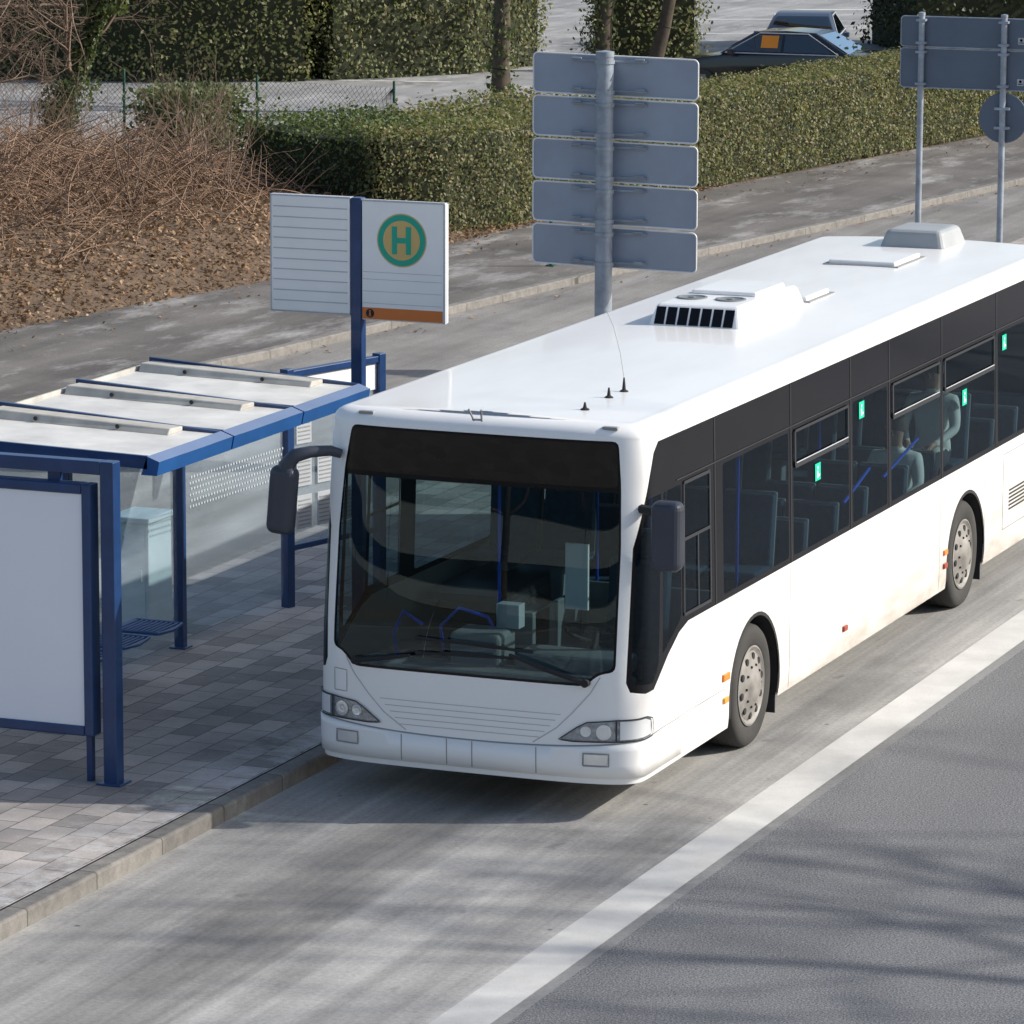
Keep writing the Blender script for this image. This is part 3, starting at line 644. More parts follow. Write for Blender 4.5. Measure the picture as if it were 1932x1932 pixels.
def person(loc,label):
    P=thing("person",label,"person",loc)
    J=[(0,0,.52,.15),(0,.01,.72,.14),(0,.02,.93,.17),(0,.0,1.08,.07),(0,-.01,1.15,.055),(0,-.03,1.24,.085),(0,-.02,1.33,.085),
       (-.19,.01,1.02,.07),(-.24,-.10,.78,.05),(-.14,-.32,.68,.033),(-.10,-.40,.66,.03),
       (.19,.01,1.02,.07),(.24,-.10,.78,.05),(.14,-.32,.68,.033),(.10,-.40,.66,.03),
       (-.10,-.06,.50,.10),(-.13,-.44,.50,.07),(-.13,-.46,.10,.045),(-.13,-.62,.05,.035),
       (.10,-.06,.50,.10),(.13,-.44,.50,.07),(.13,-.46,.10,.045),(.13,-.62,.05,.035)]
    E=[(0,1),(1,2),(2,3),(3,4),(4,5),(5,6),(2,7),(7,8),(8,9),(9,10),(2,11),(11,12),(12,13),(13,14),(0,15),(15,16),(16,17),(17,18),(0,19),(19,20),(20,21),(21,22)]
    vs=[Vector(j[:3])+Vector(loc) for j in J]; rs=[j[3] for j in J]
    for hb,sgn in ((10,1),(14,-1)):
        for k in range(5):
            o_=Vector(((k-2)*.018,-.05-.01*(2-abs(k-2)),-.02)) if k<4 else Vector((sgn*.05,-.02,.0))
            vs.append(vs[hb]+o_); rs.append(.009); E.append((hb,len(vs)-1)); vs.append(vs[-1]+Vector((0,-.03,-.02))); rs.append(.008); E.append((len(vs)-2,len(vs)-1))
    me=bpy.data.meshes.new("body"); me.from_pydata(vs,E,[]); o=new_obj("body",me,P)
    o.modifiers.new("skin","SKIN")
    for i,d_ in enumerate(me.skin_vertices[0].data): d_.radius=(rs[i],rs[i]); d_.use_root=(i==0)
    o.modifiers.new("sub","SUBSURF").levels=2
    dg=bpy.context.evaluated_depsgraph_get(); m2=bpy.data.meshes.new_from_object(o.evaluated_get(dg))
    o.modifiers.clear(); o.data=m2
    m2.materials.clear(); m2.materials.append(M_skin); m2.materials.append(M_jacket); m2.materials.append(M_trou)
    for p in m2.polygons:
        c=p.center-Vector(loc); p.use_smooth=True
        p.material_index=2 if c.z<.58 and not (c.y<-.30 and c.z>.6) else (0 if (c.z>1.12 or (c.y<-.35 and c.z>.6)) else 1)
    h=MB(); prof=[(.0005,.10),(.05,.093),(.085,.06),(.098,.01),(.095,-.05),(.07,-.06)]; h.lathe(Vector(loc)+Vector((0,.0,1.31)),(0,.1,1),prof,20); h.obj("hair",[M_hair],P,smooth=True)
    f_=MB()
    for sx in (-.032,.032): f_.lathe(Vector(loc)+Vector((sx,-.108,1.27)),(0,-1,0),[(.010,0),(.008,.006),(.0005,.008)],8)
    f_.add([Vector(loc)+Vector(q) for q in [(-.012,-.11,1.225),(.012,-.11,1.225),(0,-.135,1.225),(0,-.108,1.275)]],[(0,1,2),(0,2,3),(2,1,3)])
    f_.obj("face_features",[M_hair],P)
person((.95,7.42,.5),"passenger in a pale jacket sitting by the bus window")
person((.95,8.52,.85),"passenger in pale clothes on a raised seat above the wheel")
# ------------------------------------------------------------------ SETTING
def poly_sheet(name,pts,z,mat,kind="structure",label=None):
    mb=MB(); mb.add([(p[0],p[1],z) for p in pts],[tuple(range(len(pts)))]); o=mb.obj(name,[mat],kind=kind)
    bm=bmesh.new(); bm.from_mesh(o.data); bmesh.ops.triangulate(bm,faces=bm.faces)
    for f in bm.faces:
        f.normal_update()
        if f.normal.z<0: f.normal_flip()
    bm.to_mesh(o.data); bm.free(); return o
poly_sheet("ground",[(-400,-400),(400,-400),(400,400),(-400,400)],-.03,M_ground)
YA,YB=-70,160
FK=[(-16,-70),(-14.2,-20),(-12.9,5),(-11.74,14.5),(-11.17,18.7),(-10.93,19.9),(-10.43,24.4),(-9.96,28.5),(-9.4,32.05),(-8.66,36.4),(-7.76,43.4),(-6.0,54),(-2.5,72),(3,95),(22,160)]
PI=[(-19,-70),(-17.3,-20),(-16.3,5),(-15.3,15),(-14.77,20.2),(-14.34,23),(-13.74,26.2),(-13.1,31),(-12.96,33.4),(-12.16,39.4),(-10.2,51.5),(-8,63),(-5,76),(1,97),(20,160)]
def px_(tab,y): return float(np.interp(y,[p[1] for p in tab],[p[0] for p in tab]))
poly_sheet("bus_lane",[(-1.5,YA),(1.80,YA),(1.80,YB),(-1.5,YB)],0,A_lane)
poly_sheet("lane_line",[(1.80,YA),(2.15,YA),(2.15,YB),(1.80,YB)],.004,M_line)
poly_sheet("road_under_line",[(1.80,YA),(2.15,YA),(2.15,YB),(1.80,YB)],0,A_lane)
poly_sheet("concrete_strip",[(2.15,YA),(2.24,YA),(2.24,YB),(2.15,YB)],0,asphalt("strip_concrete",.25,(1,1,.98),.3,.1,.2))
poly_sheet("near_road",[(2.24,YA),(11.5,YA),(11.5,YB),(2.24,YB)],0,A_near)
poly_sheet("far_road",[(-5.60,YA),(-5.60,60),(-1.5,75),(-1.5,YB)]+[(x,y) for x,y in FK[::-1]],-.004,A_far)
def strip(name,A,B,z,mat):
    ys=sorted(set([p[1] for p in A]+[p[1] for p in B])); mb=MB(); vs=[]
    for y in ys: vs+=[(px_(A,y),y,z),(px_(B,y),y,z)]
    mb.add(vs,[(2*i,2*i+1,2*i+3,2*i+2) for i in range(len(ys)-1)]); return mb.obj(name,[mat],kind="structure")
strip("footpath",PI,[(x-.14,y) for x,y in FK],.10,A_path)
mb=MB(); ys=np.arange(-60,120,1.0); vs=[]
for y in ys:
    x=px_(FK,y); vs+=[(x-.14,y,.10),(x-.02,y,.10),(x,y,.085),(x,y,-.01)]
fs=[]
for i in range(len(ys)-1):
    for k in range(3): fs.append((4*i+k,4*i+4+k,4*i+5+k,4*i+1+k))
mb.add(vs,fs); mb.obj("far_kerb",[M_kerb],kind="structure")
poly_sheet("platform_pavement",[(-5.45,YA),(-1.66,YA),(-1.66,60),(-5.45,60)],.12,M_paver)
for nm,x0,x1 in (("platform_kerb",-1.66,-1.5),("platform_back_kerb",-5.60,-5.45)):
    mb=MB(); r=.02
    prof=[(x0,-.01),(x0,.122-r),(x0+r*.4,.122-r*.3),(x0+r,.122),(x1-r,.122),(x1-r*.4,.122-r*.3),(x1,.122-r),(x1,-.01)]
    vs=[(a,YA,b) for a,b in prof]+[(a,60,b) for a,b in prof]; k=len(prof)
    mb.add(vs,[(i,i+1,k+i+1,k+i) for i in range(k-1)]+[tuple(range(k,2*k))]); mb.obj(nm,[M_kerb],kind="structure")
poly_sheet("car_park",[(-60,43.5),(-22,42.3),(-17.2,44.5),(-15,52),(-11.8,62),(-6,80),(-2,100),(-80,130)],-.01,A_park)
def smooth(t): t=np.clip(t,0,1); return t*t*(3-2*t)
def bankh(x,y):
    px=np.interp(y,[p[1] for p in PI],[p[0] for p in PI]); d=px-x
    h=.42*smooth(d/1.8)+.45*np.exp(-(((x+19.0)/3.6)**2+((y-27.5)/6.)**2))
    return .06+h*(1-smooth((y-37)/4.))
gx=np.linspace(0,22,70); gy=np.arange(-40,46,.4); V=[];F=[]
for i,y in enumerate(gy):
    for j,d in enumerate(gx):
        x=px_(PI,y)-d; V.append((x,y,float(bankh(x,y))+ .04*math.sin(x*3.1+y*2.3)*math.sin(y*1.7) if j else .05))
W=len(gx)
for i in range(len(gy)-1):
    for j in range(W-1): F.append((i*W+j,i*W+j+1,i*W+W+j+1,i*W+W+j))
V=np.array(V); F=np.array(F)[:,::-1]
cen=V[F].mean(1); keep=(cen[:,1]<42.0)
o=raw_mesh("planted_bank",V,F[keep],M_soil,kind="structure",smooth=True)
bm=bmesh.new(); bm.from_mesh(o.data)
for f in bm.faces:
    f.normal_update()
    if f.normal.z<0: f.normal_flip()
bm.to_mesh(o.data); bm.free()
strip("hedge_verge",[(x-2.8,y) for x,y in PI if y>=31],[(x,y) for x,y in PI if y>=31],.06,M_soil)
for pts in [[(-23.2,50.0),(-21.0,50.7),(-21.0,50.85),(-23.2,50.15)],[(-30,57.0),(-24.5,58.2),(-24.5,58.45),(-30,57.25)],[(-26,73),(-22,75),(-22,75.25),(-26,73.25)],[(-27,78),(-23,80),(-23,80.3),(-27,78.3)],[(-27,46.5),(-24,47.2),(-24,47.35),(-27,46.65)],[(-25,83),(-20,85),(-20,85.4),(-25,83.4)]]:
    poly_sheet("car_park_marking",pts,-.005,M_line)
# ------------------------------------------------------------------ SHELTER
sh=thing("bus_shelter","blue steel bus shelter with white segmented roof and glass walls","bus shelter",(-4.19,3.78,.12))
MY=[-.35,.93,2.21,3.52]
for i in range(3):
    y0,y1=MY[i]+.012,MY[i+1]-.012
    rp=thing_part("roof_panel",sh)
    xr,xf=-4.30,-2.42; zr,zf=2.545,2.50
    zs=lambda x:zr+(zf-zr)*(x-xr)/(xf-xr)
    def slab(ya,yb,zu,zd,xa=xr,xb=xf):
        b=MB(); b.add([(xa,ya,zs(xa)+zu),(xb,ya,zs(xb)+zu),(xb,yb,zs(xb)+zu),(xa,yb,zs(xa)+zu),(xa,ya,zs(xa)-zd),(xb,ya,zs(xb)-zd),(xb,yb,zs(xb)-zd),(xa,yb,zs(xa)-zd)],[(0,1,2,3),(7,6,5,4),(0,4,5,1),(1,5,6,2),(2,6,7,3),(3,7,4,0)]); return b
    slab(y0+.03,y1-.04,0,.03).obj("roof_sheet",[M_roofw],rp)
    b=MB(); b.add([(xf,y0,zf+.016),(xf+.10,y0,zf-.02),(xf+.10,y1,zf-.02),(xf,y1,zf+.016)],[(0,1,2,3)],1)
    b.add([(xf+.10,y0,zf-.021),(xf+.10,y1,zf-.021),(xf+.08,y1,zf-.125),(xf+.08,y0,zf-.125)],[(0,1,2,3)],0)
    b.add([(xf+.08,y0,zf-.125),(xf+.08,y1,zf-.125),(xf-.05,y1,zf-.125),(xf-.05,y0,zf-.125)],[(0,1,2,3)],0)
    b.add([(xf,y0,zf+.016),(xf+.10,y0,zf-.02),(xf+.08,y0,zf-.125),(xf-.05,y0,zf-.125)],[(0,1,2,3)],0)
    b.add([(xf,y1,zf+.016),(xf+.10,y1,zf-.02),(xf+.08,y1,zf-.125),(xf-.05,y1,zf-.125)],[(0,1,2,3)],0)
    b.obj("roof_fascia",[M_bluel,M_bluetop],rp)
    slab(y0,y0+.03,.018,.08).obj("roof_edge",[M_blue],rp)
    b=MB(); b.add([(xr,y1-.04,zr+.085),(xf,y1-.04,zf+.018),(xf,y1,zf+.018),(xr,y1,zr+.085),(xr,y1-.04,zr-.08),(xf,y1-.04,zf-.08),(xf,y1,zf-.08),(xr,y1,zr-.08)],[(0,1,2,3),(7,6,5,4),(0,4,5,1),(1,5,6,2),(2,6,7,3),(3,7,4,0)]); b.obj("roof_edge",[M_blue],rp)
    xa,xb=-4.27,-2.72; ya,yb=y1-.30,y1-.045
    b=MB(); b.add([(xa,ya,zs(xa)+.002),(xb,ya,zs(xb)+.002),(xb,ya+.04,zs(xb)+.045),(xa,ya+.04,zs(xa)+.070),(xa,yb,zs(xa)+.002),(xb,yb,zs(xb)+.002),(xb,yb,zs(xb)+.035),(xa,yb,zs(xa)+.060)],[(0,1,2,3),(3,2,6,7),(5,4,7,6),(0,3,7,4),(1,5,6,2)])
    b.obj("roof_channel",[M_cream],rp,bevel=.01)
    b=MB()
    for xx in (-3.85,-3.15): b.lathe((xx,ya+.012,zs(xx)+.032),(0,-1,0),[(.017,0),(.017,.012),(.0005,.015)],10)
    b.obj("bolt",[M_blackm],rp)
    b=MB(); b.box((-4.335,y0,2.42),(-4.302,y1,2.58)); b.obj("roof_rear_beam",[M_cream],rp,bevel=.01)
def post(x,y,z0,z1,w,parent,name="post",mat=None):
    b=MB(); b.box((x-w/2,y-w/2,z0),(x+w/2,y+w/2,z1)); b.box((x-w*.9,y-w*.9,z0),(x+w*.9,y+w*.9,z0+.015)); return b.obj(name,[mat or M_blue],parent,bevel=.008)
post(-4.19,3.78,.12,2.40,.085,sh); post(-4.19,1.75,.12,2.40,.085,sh); post(-4.19,-.25,.12,2.40,.085,sh)
b=MB(); b.box((-4.23,-.25,2.36),(-4.15,3.82,2.44)); b.obj("rear_rail",[M_blue],sh,bevel=.006)
for y0,y1 in ((-.19,1.70),(1.80,3.73)):
    b=MB(); b.add([(-4.192,y0,.22),(-4.192,y1,.22),(-4.192,y1,2.36),(-4.192,y0,2.36)],[(0,1,2,3)]); b.obj("glass_wall",[G_clear],sh,fix=False)
b=MB()
for yy in (.35,1.55,2.75): b.box((-4.15,yy-.03,2.36),(-2.55,yy+.03,2.43))
b.obj("roof_bracket",[M_blue],sh,bevel=.006)
for yy in (1.35,1.95,2.55):
    b=MB()
    for k in range(9): b.tube([(-4.08+.045*k,yy-.22,.56),(-4.08+.045*k,yy+.22,.56)],.011,6)
    b.tube([(-4.1,yy-.22,.56),(-3.68,yy-.22,.56),(-3.66,yy,.55),(-3.68,yy+.22,.56),(-4.1,yy+.22,.56),(-4.1,yy-.22,.56)],.016,6)
    b.tube([(-4.15,yy,.52),(-3.8,yy,.54)],.02,6)
    b.obj("seat",[M_bluel],sh,smooth=True)
tt=thing("timetable_case","blue framed glass timetable case standing beside the shelter","display case",(-4.05,5.68,.12))
d=Vector((.34,1.15,0)).normalized(); A=Vector((-4.07,5.68,0)); Bq=A+d*1.25; nn=Vector((d.y,-d.x,0))
def obox(mb,a,b_,th,z0,z1,mi=0):
    a=Vector(a);b_=Vector(b_); dd=(b_-a).normalized(); n_=Vector((dd.y,-dd.x,0))*th/2
    mb.add([(a.x-n_.x,a.y-n_.y,z0),(b_.x-n_.x,b_.y-n_.y,z0),(b_.x+n_.x,b_.y+n_.y,z0),(a.x+n_.x,a.y+n_.y,z0),(a.x-n_.x,a.y-n_.y,z1),(b_.x-n_.x,b_.y-n_.y,z1),(b_.x+n_.x,b_.y+n_.y,z1),(a.x+n_.x,a.y+n_.y,z1)],[(0,3,2,1),(4,5,6,7),(0,1,5,4),(1,2,6,5),(2,3,7,6),(3,0,4,7)],mi)
def oplane(mb,a,b_,z0,z1): mb.add([(a[0],a[1],z0),(b_[0],b_[1],z0),(b_[0],b_[1],z1),(a[0],a[1],z1)],[(0,1,2,3)])
b=MB(); obox(b,A-d*.045,A+d*.045,.09,.12,2.24); obox(b,Bq-d*.045,Bq+d*.045,.09,.12,2.24); obox(b,A+d*.045,Bq-d*.045,.07,2.16,2.22); obox(b,A+d*.045,Bq-d*.045,.07,.62,.67); b.obj("frame",[M_blue],tt,bevel=.006)
b=MB(); obox(b,A+d*.05,Bq-d*.05,.02,1.92,2.16); b.obj("header_panel",[M_wsheet],tt)
b=MB(); oplane(b,A+d*.05,Bq-d*.05,.67,1.92); b.obj("glass_pane",[G_clear],tt,fix=False)
for k in range(4):
    for r_ in range(3):
        if (k+r_)%4==3: continue
        b=MB(); a=A+d*(.10+k*.28)+nn*.018; e=A+d*(.10+k*.28+.20)+nn*.018; obox(b,a,e,.006,.80+r_*.38,1.10+r_*.38); pp=b.obj("timetable_sheet",[M_paper],tt)
        b=MB()
        for q in range(7):
            a=A+d*(.12+k*.28)+nn*.023; e=A+d*(.12+k*.28+.16)+nn*.023; z=.83+r_*.38+q*.036; obox(b,a,e,.002,z,z+.012)
        b.obj("printed_lines",[M_seam],pp)
gw=thing("glass_screen","clear glass wind screen with dotted band between shelter and timetable case","glass screen",(-4.13,4.8,.12))
b=MB(); oplane(b,(-4.18,3.87),(-4.08,5.60),.22,2.1); gp=b.obj("pane",[G_clear],gw,fix=False)
b=MB(); obox(b,(-4.18,3.87,0),(-4.08,5.60,0),.035,2.1,2.14); b.obj("rail",[M_blue],gw)
b=MB()
for r_ in range(6):
    for k in range(34):
        y=3.95+k*.049+(r_%2)*.024; x=-4.18+.1*(y-3.87)/1.73
        b.lathe((x+.006,y,1.30+r_*.05),(1,0,0),[(.0005,.0),(.013,.0)],8)
b.obj("dot_band",[M_paper],gp,fix=False,kind="stuff")
cb=thing("utility_cabinet","pale grey-green utility cabinet behind the shelter glass","utility cabinet",(-4.82,4.25,.12))
b=MB(); b.box((-4.98,4.05,.17),(-4.62,4.5,1.10)); b.box((-4.96,4.07,.12),(-4.64,4.48,.17)); b.obj("cabinet_body",[M_cab],cb,bevel=.01)
b=MB(); b.box((-5.0,4.02,1.10),(-4.60,4.53,1.15)); b.obj("cabinet_lid",[M_cab],cb,bevel=.012)
b=MB(); b.box((-4.95,4.04,.22),(-4.65,4.052,1.05)); b.tube([(-4.68,4.03,.6),(-4.68,4.03,.7)],.01,6); b.obj("door",[M_cab],cb,bevel=.004)
ad=thing("advertising_panel","blank white poster panel in a blue steel frame on the pavement","advertising panel",(-2.54,-.70,.12))
b=MB(); b.box((-2.595,-.76,.12),(-2.485,-.64,2.53)); b.box((-4.32,-.76,.12),(-4.21,-.64,2.53)); b.box((-4.21,-.755,2.43),(-2.595,-.645,2.53)); b.box((-2.64,-.80,.12),(-2.44,-.60,.135)); b.obj("outer_frame",[M_blue],ad,bevel=.01)
x0,x1,z0,z1=-4.14,-2.655,.48,2.36; fw=.075
b=MB(); b.box((x0,-.80,z0),(x0+fw,-.66,z1)); b.box((x1-fw,-.80,z0),(x1,-.66,z1)); b.box((x0+fw,-.80,z0),(x1-fw,-.66,z0+fw)); b.box((x0+fw,-.80,z1-fw),(x1-fw,-.66,z1)); b.obj("poster_case_frame",[M_blue],ad,bevel=.012)
b=MB(); b.box((x0+fw,-.78,z0+fw),(x1-fw,-.68,z1-fw)); b.obj("poster",[M_poster],ad)
b=MB(); b.box((-2.76,-.71,.12),(-2.71,-.66,.48)); b.box((-4.08,-.71,.12),(-4.03,-.66,.48)); b.obj("leg",[M_blue],ad,bevel=.005)
b=MB(); b.box((-3.9,-.70,2.36),(-3.8,-.66,2.43)); b.box((-3.05,-.70,2.36),(-2.95,-.66,2.43)); b.obj("bracket",[M_blue],ad)
# ------------------------------------------------------------------ stop sign
sp=thing("bus_stop_sign","tall blue bus stop pole with white boards and green H emblem","bus stop sign",(-2.775,4.3,.12))
px0,py0=-2.775,4.3
b=MB(); b.box((px0-.05,py0-.05,.12),(px0+.05,py0+.05,3.94)); b.box((px0-.12,py0-.12,.12),(px0+.12,py0+.12,.14)); b.obj("pole",[M_blue],sp,bevel=.012)
zt,zb_=3.93,2.97
xl0,xl1=px0-.77,px0-.055; xr0,xr1=px0+.055,px0+.80
b=MB(); b.box((xl0,py0-.05,zb_),(xl1,py0+.03,zt)); lb=b.obj("route_board",[M_wsheet],sp,bevel=.008,label="white board with empty line slats")
b=MB(); b.box((xl0-.012,py0-.045,zb_-.012),(xl1+.002,py0+.025,zb_)); b.box((xl0-.012,py0-.045,zt),(xl1+.002,py0+.025,zt+.012)); b.box((xl0-.012,py0-.045,zb_),(xl0,py0+.025,zt))
for k in range(1,11): z=zb_+(zt-zb_)*k/11; b.box((xl0+.02,py0-.054,z-.004),(xl1-.02,py0-.0495,z+.004))
b.obj("board_slats",[M_sgrey],lb)
zt2,zb2=3.92,2.93
b=MB(); b.box((xr0,py0-.05,zb2),(xr1,py0+.03,zt2)); rb=b.obj("stop_board",[M_wsheet],sp,bevel=.008,label="white board with green H in ochre disc and orange strip")
yf=py0-.05; cx,cz=xr0+.36,zt2-.315
b=MB(); b.lathe((cx,yf,cz),(0,-1,0),[(.0005,.002),(.222,.002)],48); b.obj("emblem_rim",[M_h_tan],rb)
b=MB(); b.lathe((cx,yf,cz),(0,-1,0),[(.0005,.004),(.212,.004)],48); b.obj("emblem_ring",[M_h_green],rb)
b=MB(); b.lathe((cx,yf,cz),(0,-1,0),[(.0005,.006),(.165,.006)],48); b.obj("emblem_disc",[M_h_tan],rb)
b=MB(); b.box((cx-.085,yf-.009,cz-.115),(cx-.04,yf-.006,cz+.115)); b.box((cx+.04,yf-.009,cz-.115),(cx+.085,yf-.006,cz+.115)); b.box((cx-.04,yf-.009,cz-.022),(cx+.04,yf-.006,cz+.022)); b.obj("letter_h",[M_h_green],rb)
b=MB(); b.box((xr0+.005,yf-.003,zb2+.01),(xr1-.02,yf,zb2+.105)); b.obj("orange_strip",[M_h_or],rb)
b=MB(); b.lathe((xr0+.075,yf,zb2+.058),(0,-1,0),[(.0005,.005),(.037,.005)],24); b.obj("info_symbol",[M_blackm],rb)
b=MB(); b.box((xr0+.068,yf-.008,zb2+.030),(xr0+.082,yf-.005,zb2+.065)); b.lathe((xr0+.075,yf,zb2+.077),(0,-1,0),[(.0005,.008),(.008,.008)],12); b.box((xr0+.062,yf-.008,zb2+.030),(xr0+.088,yf-.005,zb2+.036)); b.obj("letter_i",[M_h_or],rb)
b=MB()
for z in (zb2+.14,zb2+.24,zb2+.34,zb2+.40): b.box((xr0+.01,yf-.002,z),(xr1-.03,yf,z+.004))
b.box((xr1-.012,yf-.004,zb2),(xr1+.004,yf+.04,zt2)); b.box((xr0,yf-.004,zt2-.002),(xr1,yf+.04,zt2+.012)); b.obj("board_lines",[M_sgrey],rb)
# ------------------------------------------------------------------ direction signs
def rrect(x0,x1,z0,z1,r,n=4):
    out=[]
    for cx_,cz_,a0 in ((x1-r,z1-r,0),(x0+r,z1-r,90),(x0+r,z0+r,180),(x1-r,z0+r,270)):
        for k in range(n+1):
            a=math.radians(a0+90*k/n); out.append((cx_+r*math.cos(a),cz_+r*math.sin(a)))
    return out
dsx,dsy=-4.34,14.2
ds=thing("direction_sign","grey direction sign seen from behind, five panels on thick steel pole","road sign",(dsx,dsy,.12))
b=MB(); b.tube([(dsx,dsy,.12),(dsx,dsy,4.38)],.092,24); b.lathe((dsx,dsy,4.38),(0,0,1),[(.098,-.04),(.098,.015),(.0005,.03)],24); b.obj("pole",[M_galv],ds,smooth=True)
for k in range(5):
    z1=4.34-.452*k; z0=z1-.415
    b=MB(); pl=rrect(dsx-.86,dsx+.98,z0,z1,.05)
    tilt=lambda x:-.015*(x-dsx)
    b.prism(pl,lambda p:(p[0],dsy+.155,p[1]+tilt(p[0])),lambda p:(p[0],dsy+.175,p[1]+tilt(p[0]))); o=b.obj("sign_panel",[M_signg],ds)
    b=MB(); P=[(p[0],dsy+.15,p[1]+tilt(p[0])) for p in pl]; b.tube(P+[P[0]],.009,6,cap=False); b.obj("panel_edge",[M_wsheet],o,smooth=True)
    for zz in (z0+.05,z1-.05):
        b=MB(); b.box((dsx-.42,dsy+.115,zz-.012),(dsx+.42,dsy+.155,zz+.012)); b.lathe((dsx,dsy,zz),(0,0,1),[(.10,-.02),(.104,-.02),(.104,.02),(.10,.02)],24); b.tube([(dsx-.40,dsy+.10,zz+.02),(dsx-.30,dsy+.10,zz+.02)],.012,6); b.tube([(dsx+.30,dsy+.10,zz+.02),(dsx+.40,dsy+.10,zz+.02)],.012,6)
        b.obj("mounting_bracket",[M_galv],o)
gx0=-2.77
g2=thing("direction_sign","dark grey sign board seen from behind on two thin poles","road sign",(gx0,22.1,.12))
for x in (gx0-.5,gx0+.52):
    b=MB(); b.tube([(x,22.1,.12),(x,22.1,4.33)],.038,14); b.lathe((x,22.1,4.33),(0,0,1),[(.042,-.02),(.042,.01),(.0005,.02)],14); b.obj("pole",[M_galv],g2,smooth=True)
for z0,z1 in ((3.93,4.29),(3.44,3.91)):
    b=MB(); pl=rrect(gx0-.77,gx0+.85,z0,z1,.04); b.prism(pl,lambda p:(p[0],22.15,p[1]),lambda p:(p[0],22.17,p[1])); o=b.obj("sign_panel",[M_signd],g2)
    b=MB(); P=[(p[0],22.148,p[1]) for p in pl]; b.tube(P+[P[0]],.008,6,cap=False); b.obj("panel_edge",[M_galv],o,smooth=True)
    b=MB(); b.box((gx0+.68,22.144,z0+.06),(gx0+.76,22.149,z0+.14)); st=b.obj("sticker",[M_sgrey],o); b=MB(); b.lathe((gx0+.72,22.143,z0+.11),(0,-1,0),[(.0005,.001),(.018,.001)],12); b.box((gx0+.69,22.141,z0+.075),(gx0+.75,22.143,z0+.085)); b.obj("sticker_mark",[M_black],st)
for x in (gx0-.5,gx0+.52):
    b=MB()
    for z in (4.25,3.98,3.87,3.49): b.box((x-.06,22.05,z-.015),(x+.06,22.148,z+.015))
    b.obj("bracket",[M_galv],g2,bevel=.005)
rx=gx0+.52
b=MB(); b.lathe((rx,22.15,3.11),(0,-1,0),[(.0005,-.01),(.30,-.01),(.302,.0),(.295,.008),(.0005,.008)],40); o=b.obj("round_sign",[M_signd],g2,smooth=True,angle=30)
b=MB(); b.box((rx-.09,22.06,2.98),(rx+.09,22.141,3.01)); b.box((rx-.09,22.06,3.21),(rx+.09,22.141,3.24)); b.obj("bracket",[M_galv],o)
gp_=thing("marker_post","thin green steel post on the far footpath edge","post",(-10.76,29.1,.1)); b=MB(); b.tube([(-10.76,29.1,.1),(-10.76,29.1,.95)],.03,10); b.box((-10.82,29.04,.1),(-10.70,29.16,.12)); b.obj("post",[M_gpost],gp_,smooth=True,angle=30)
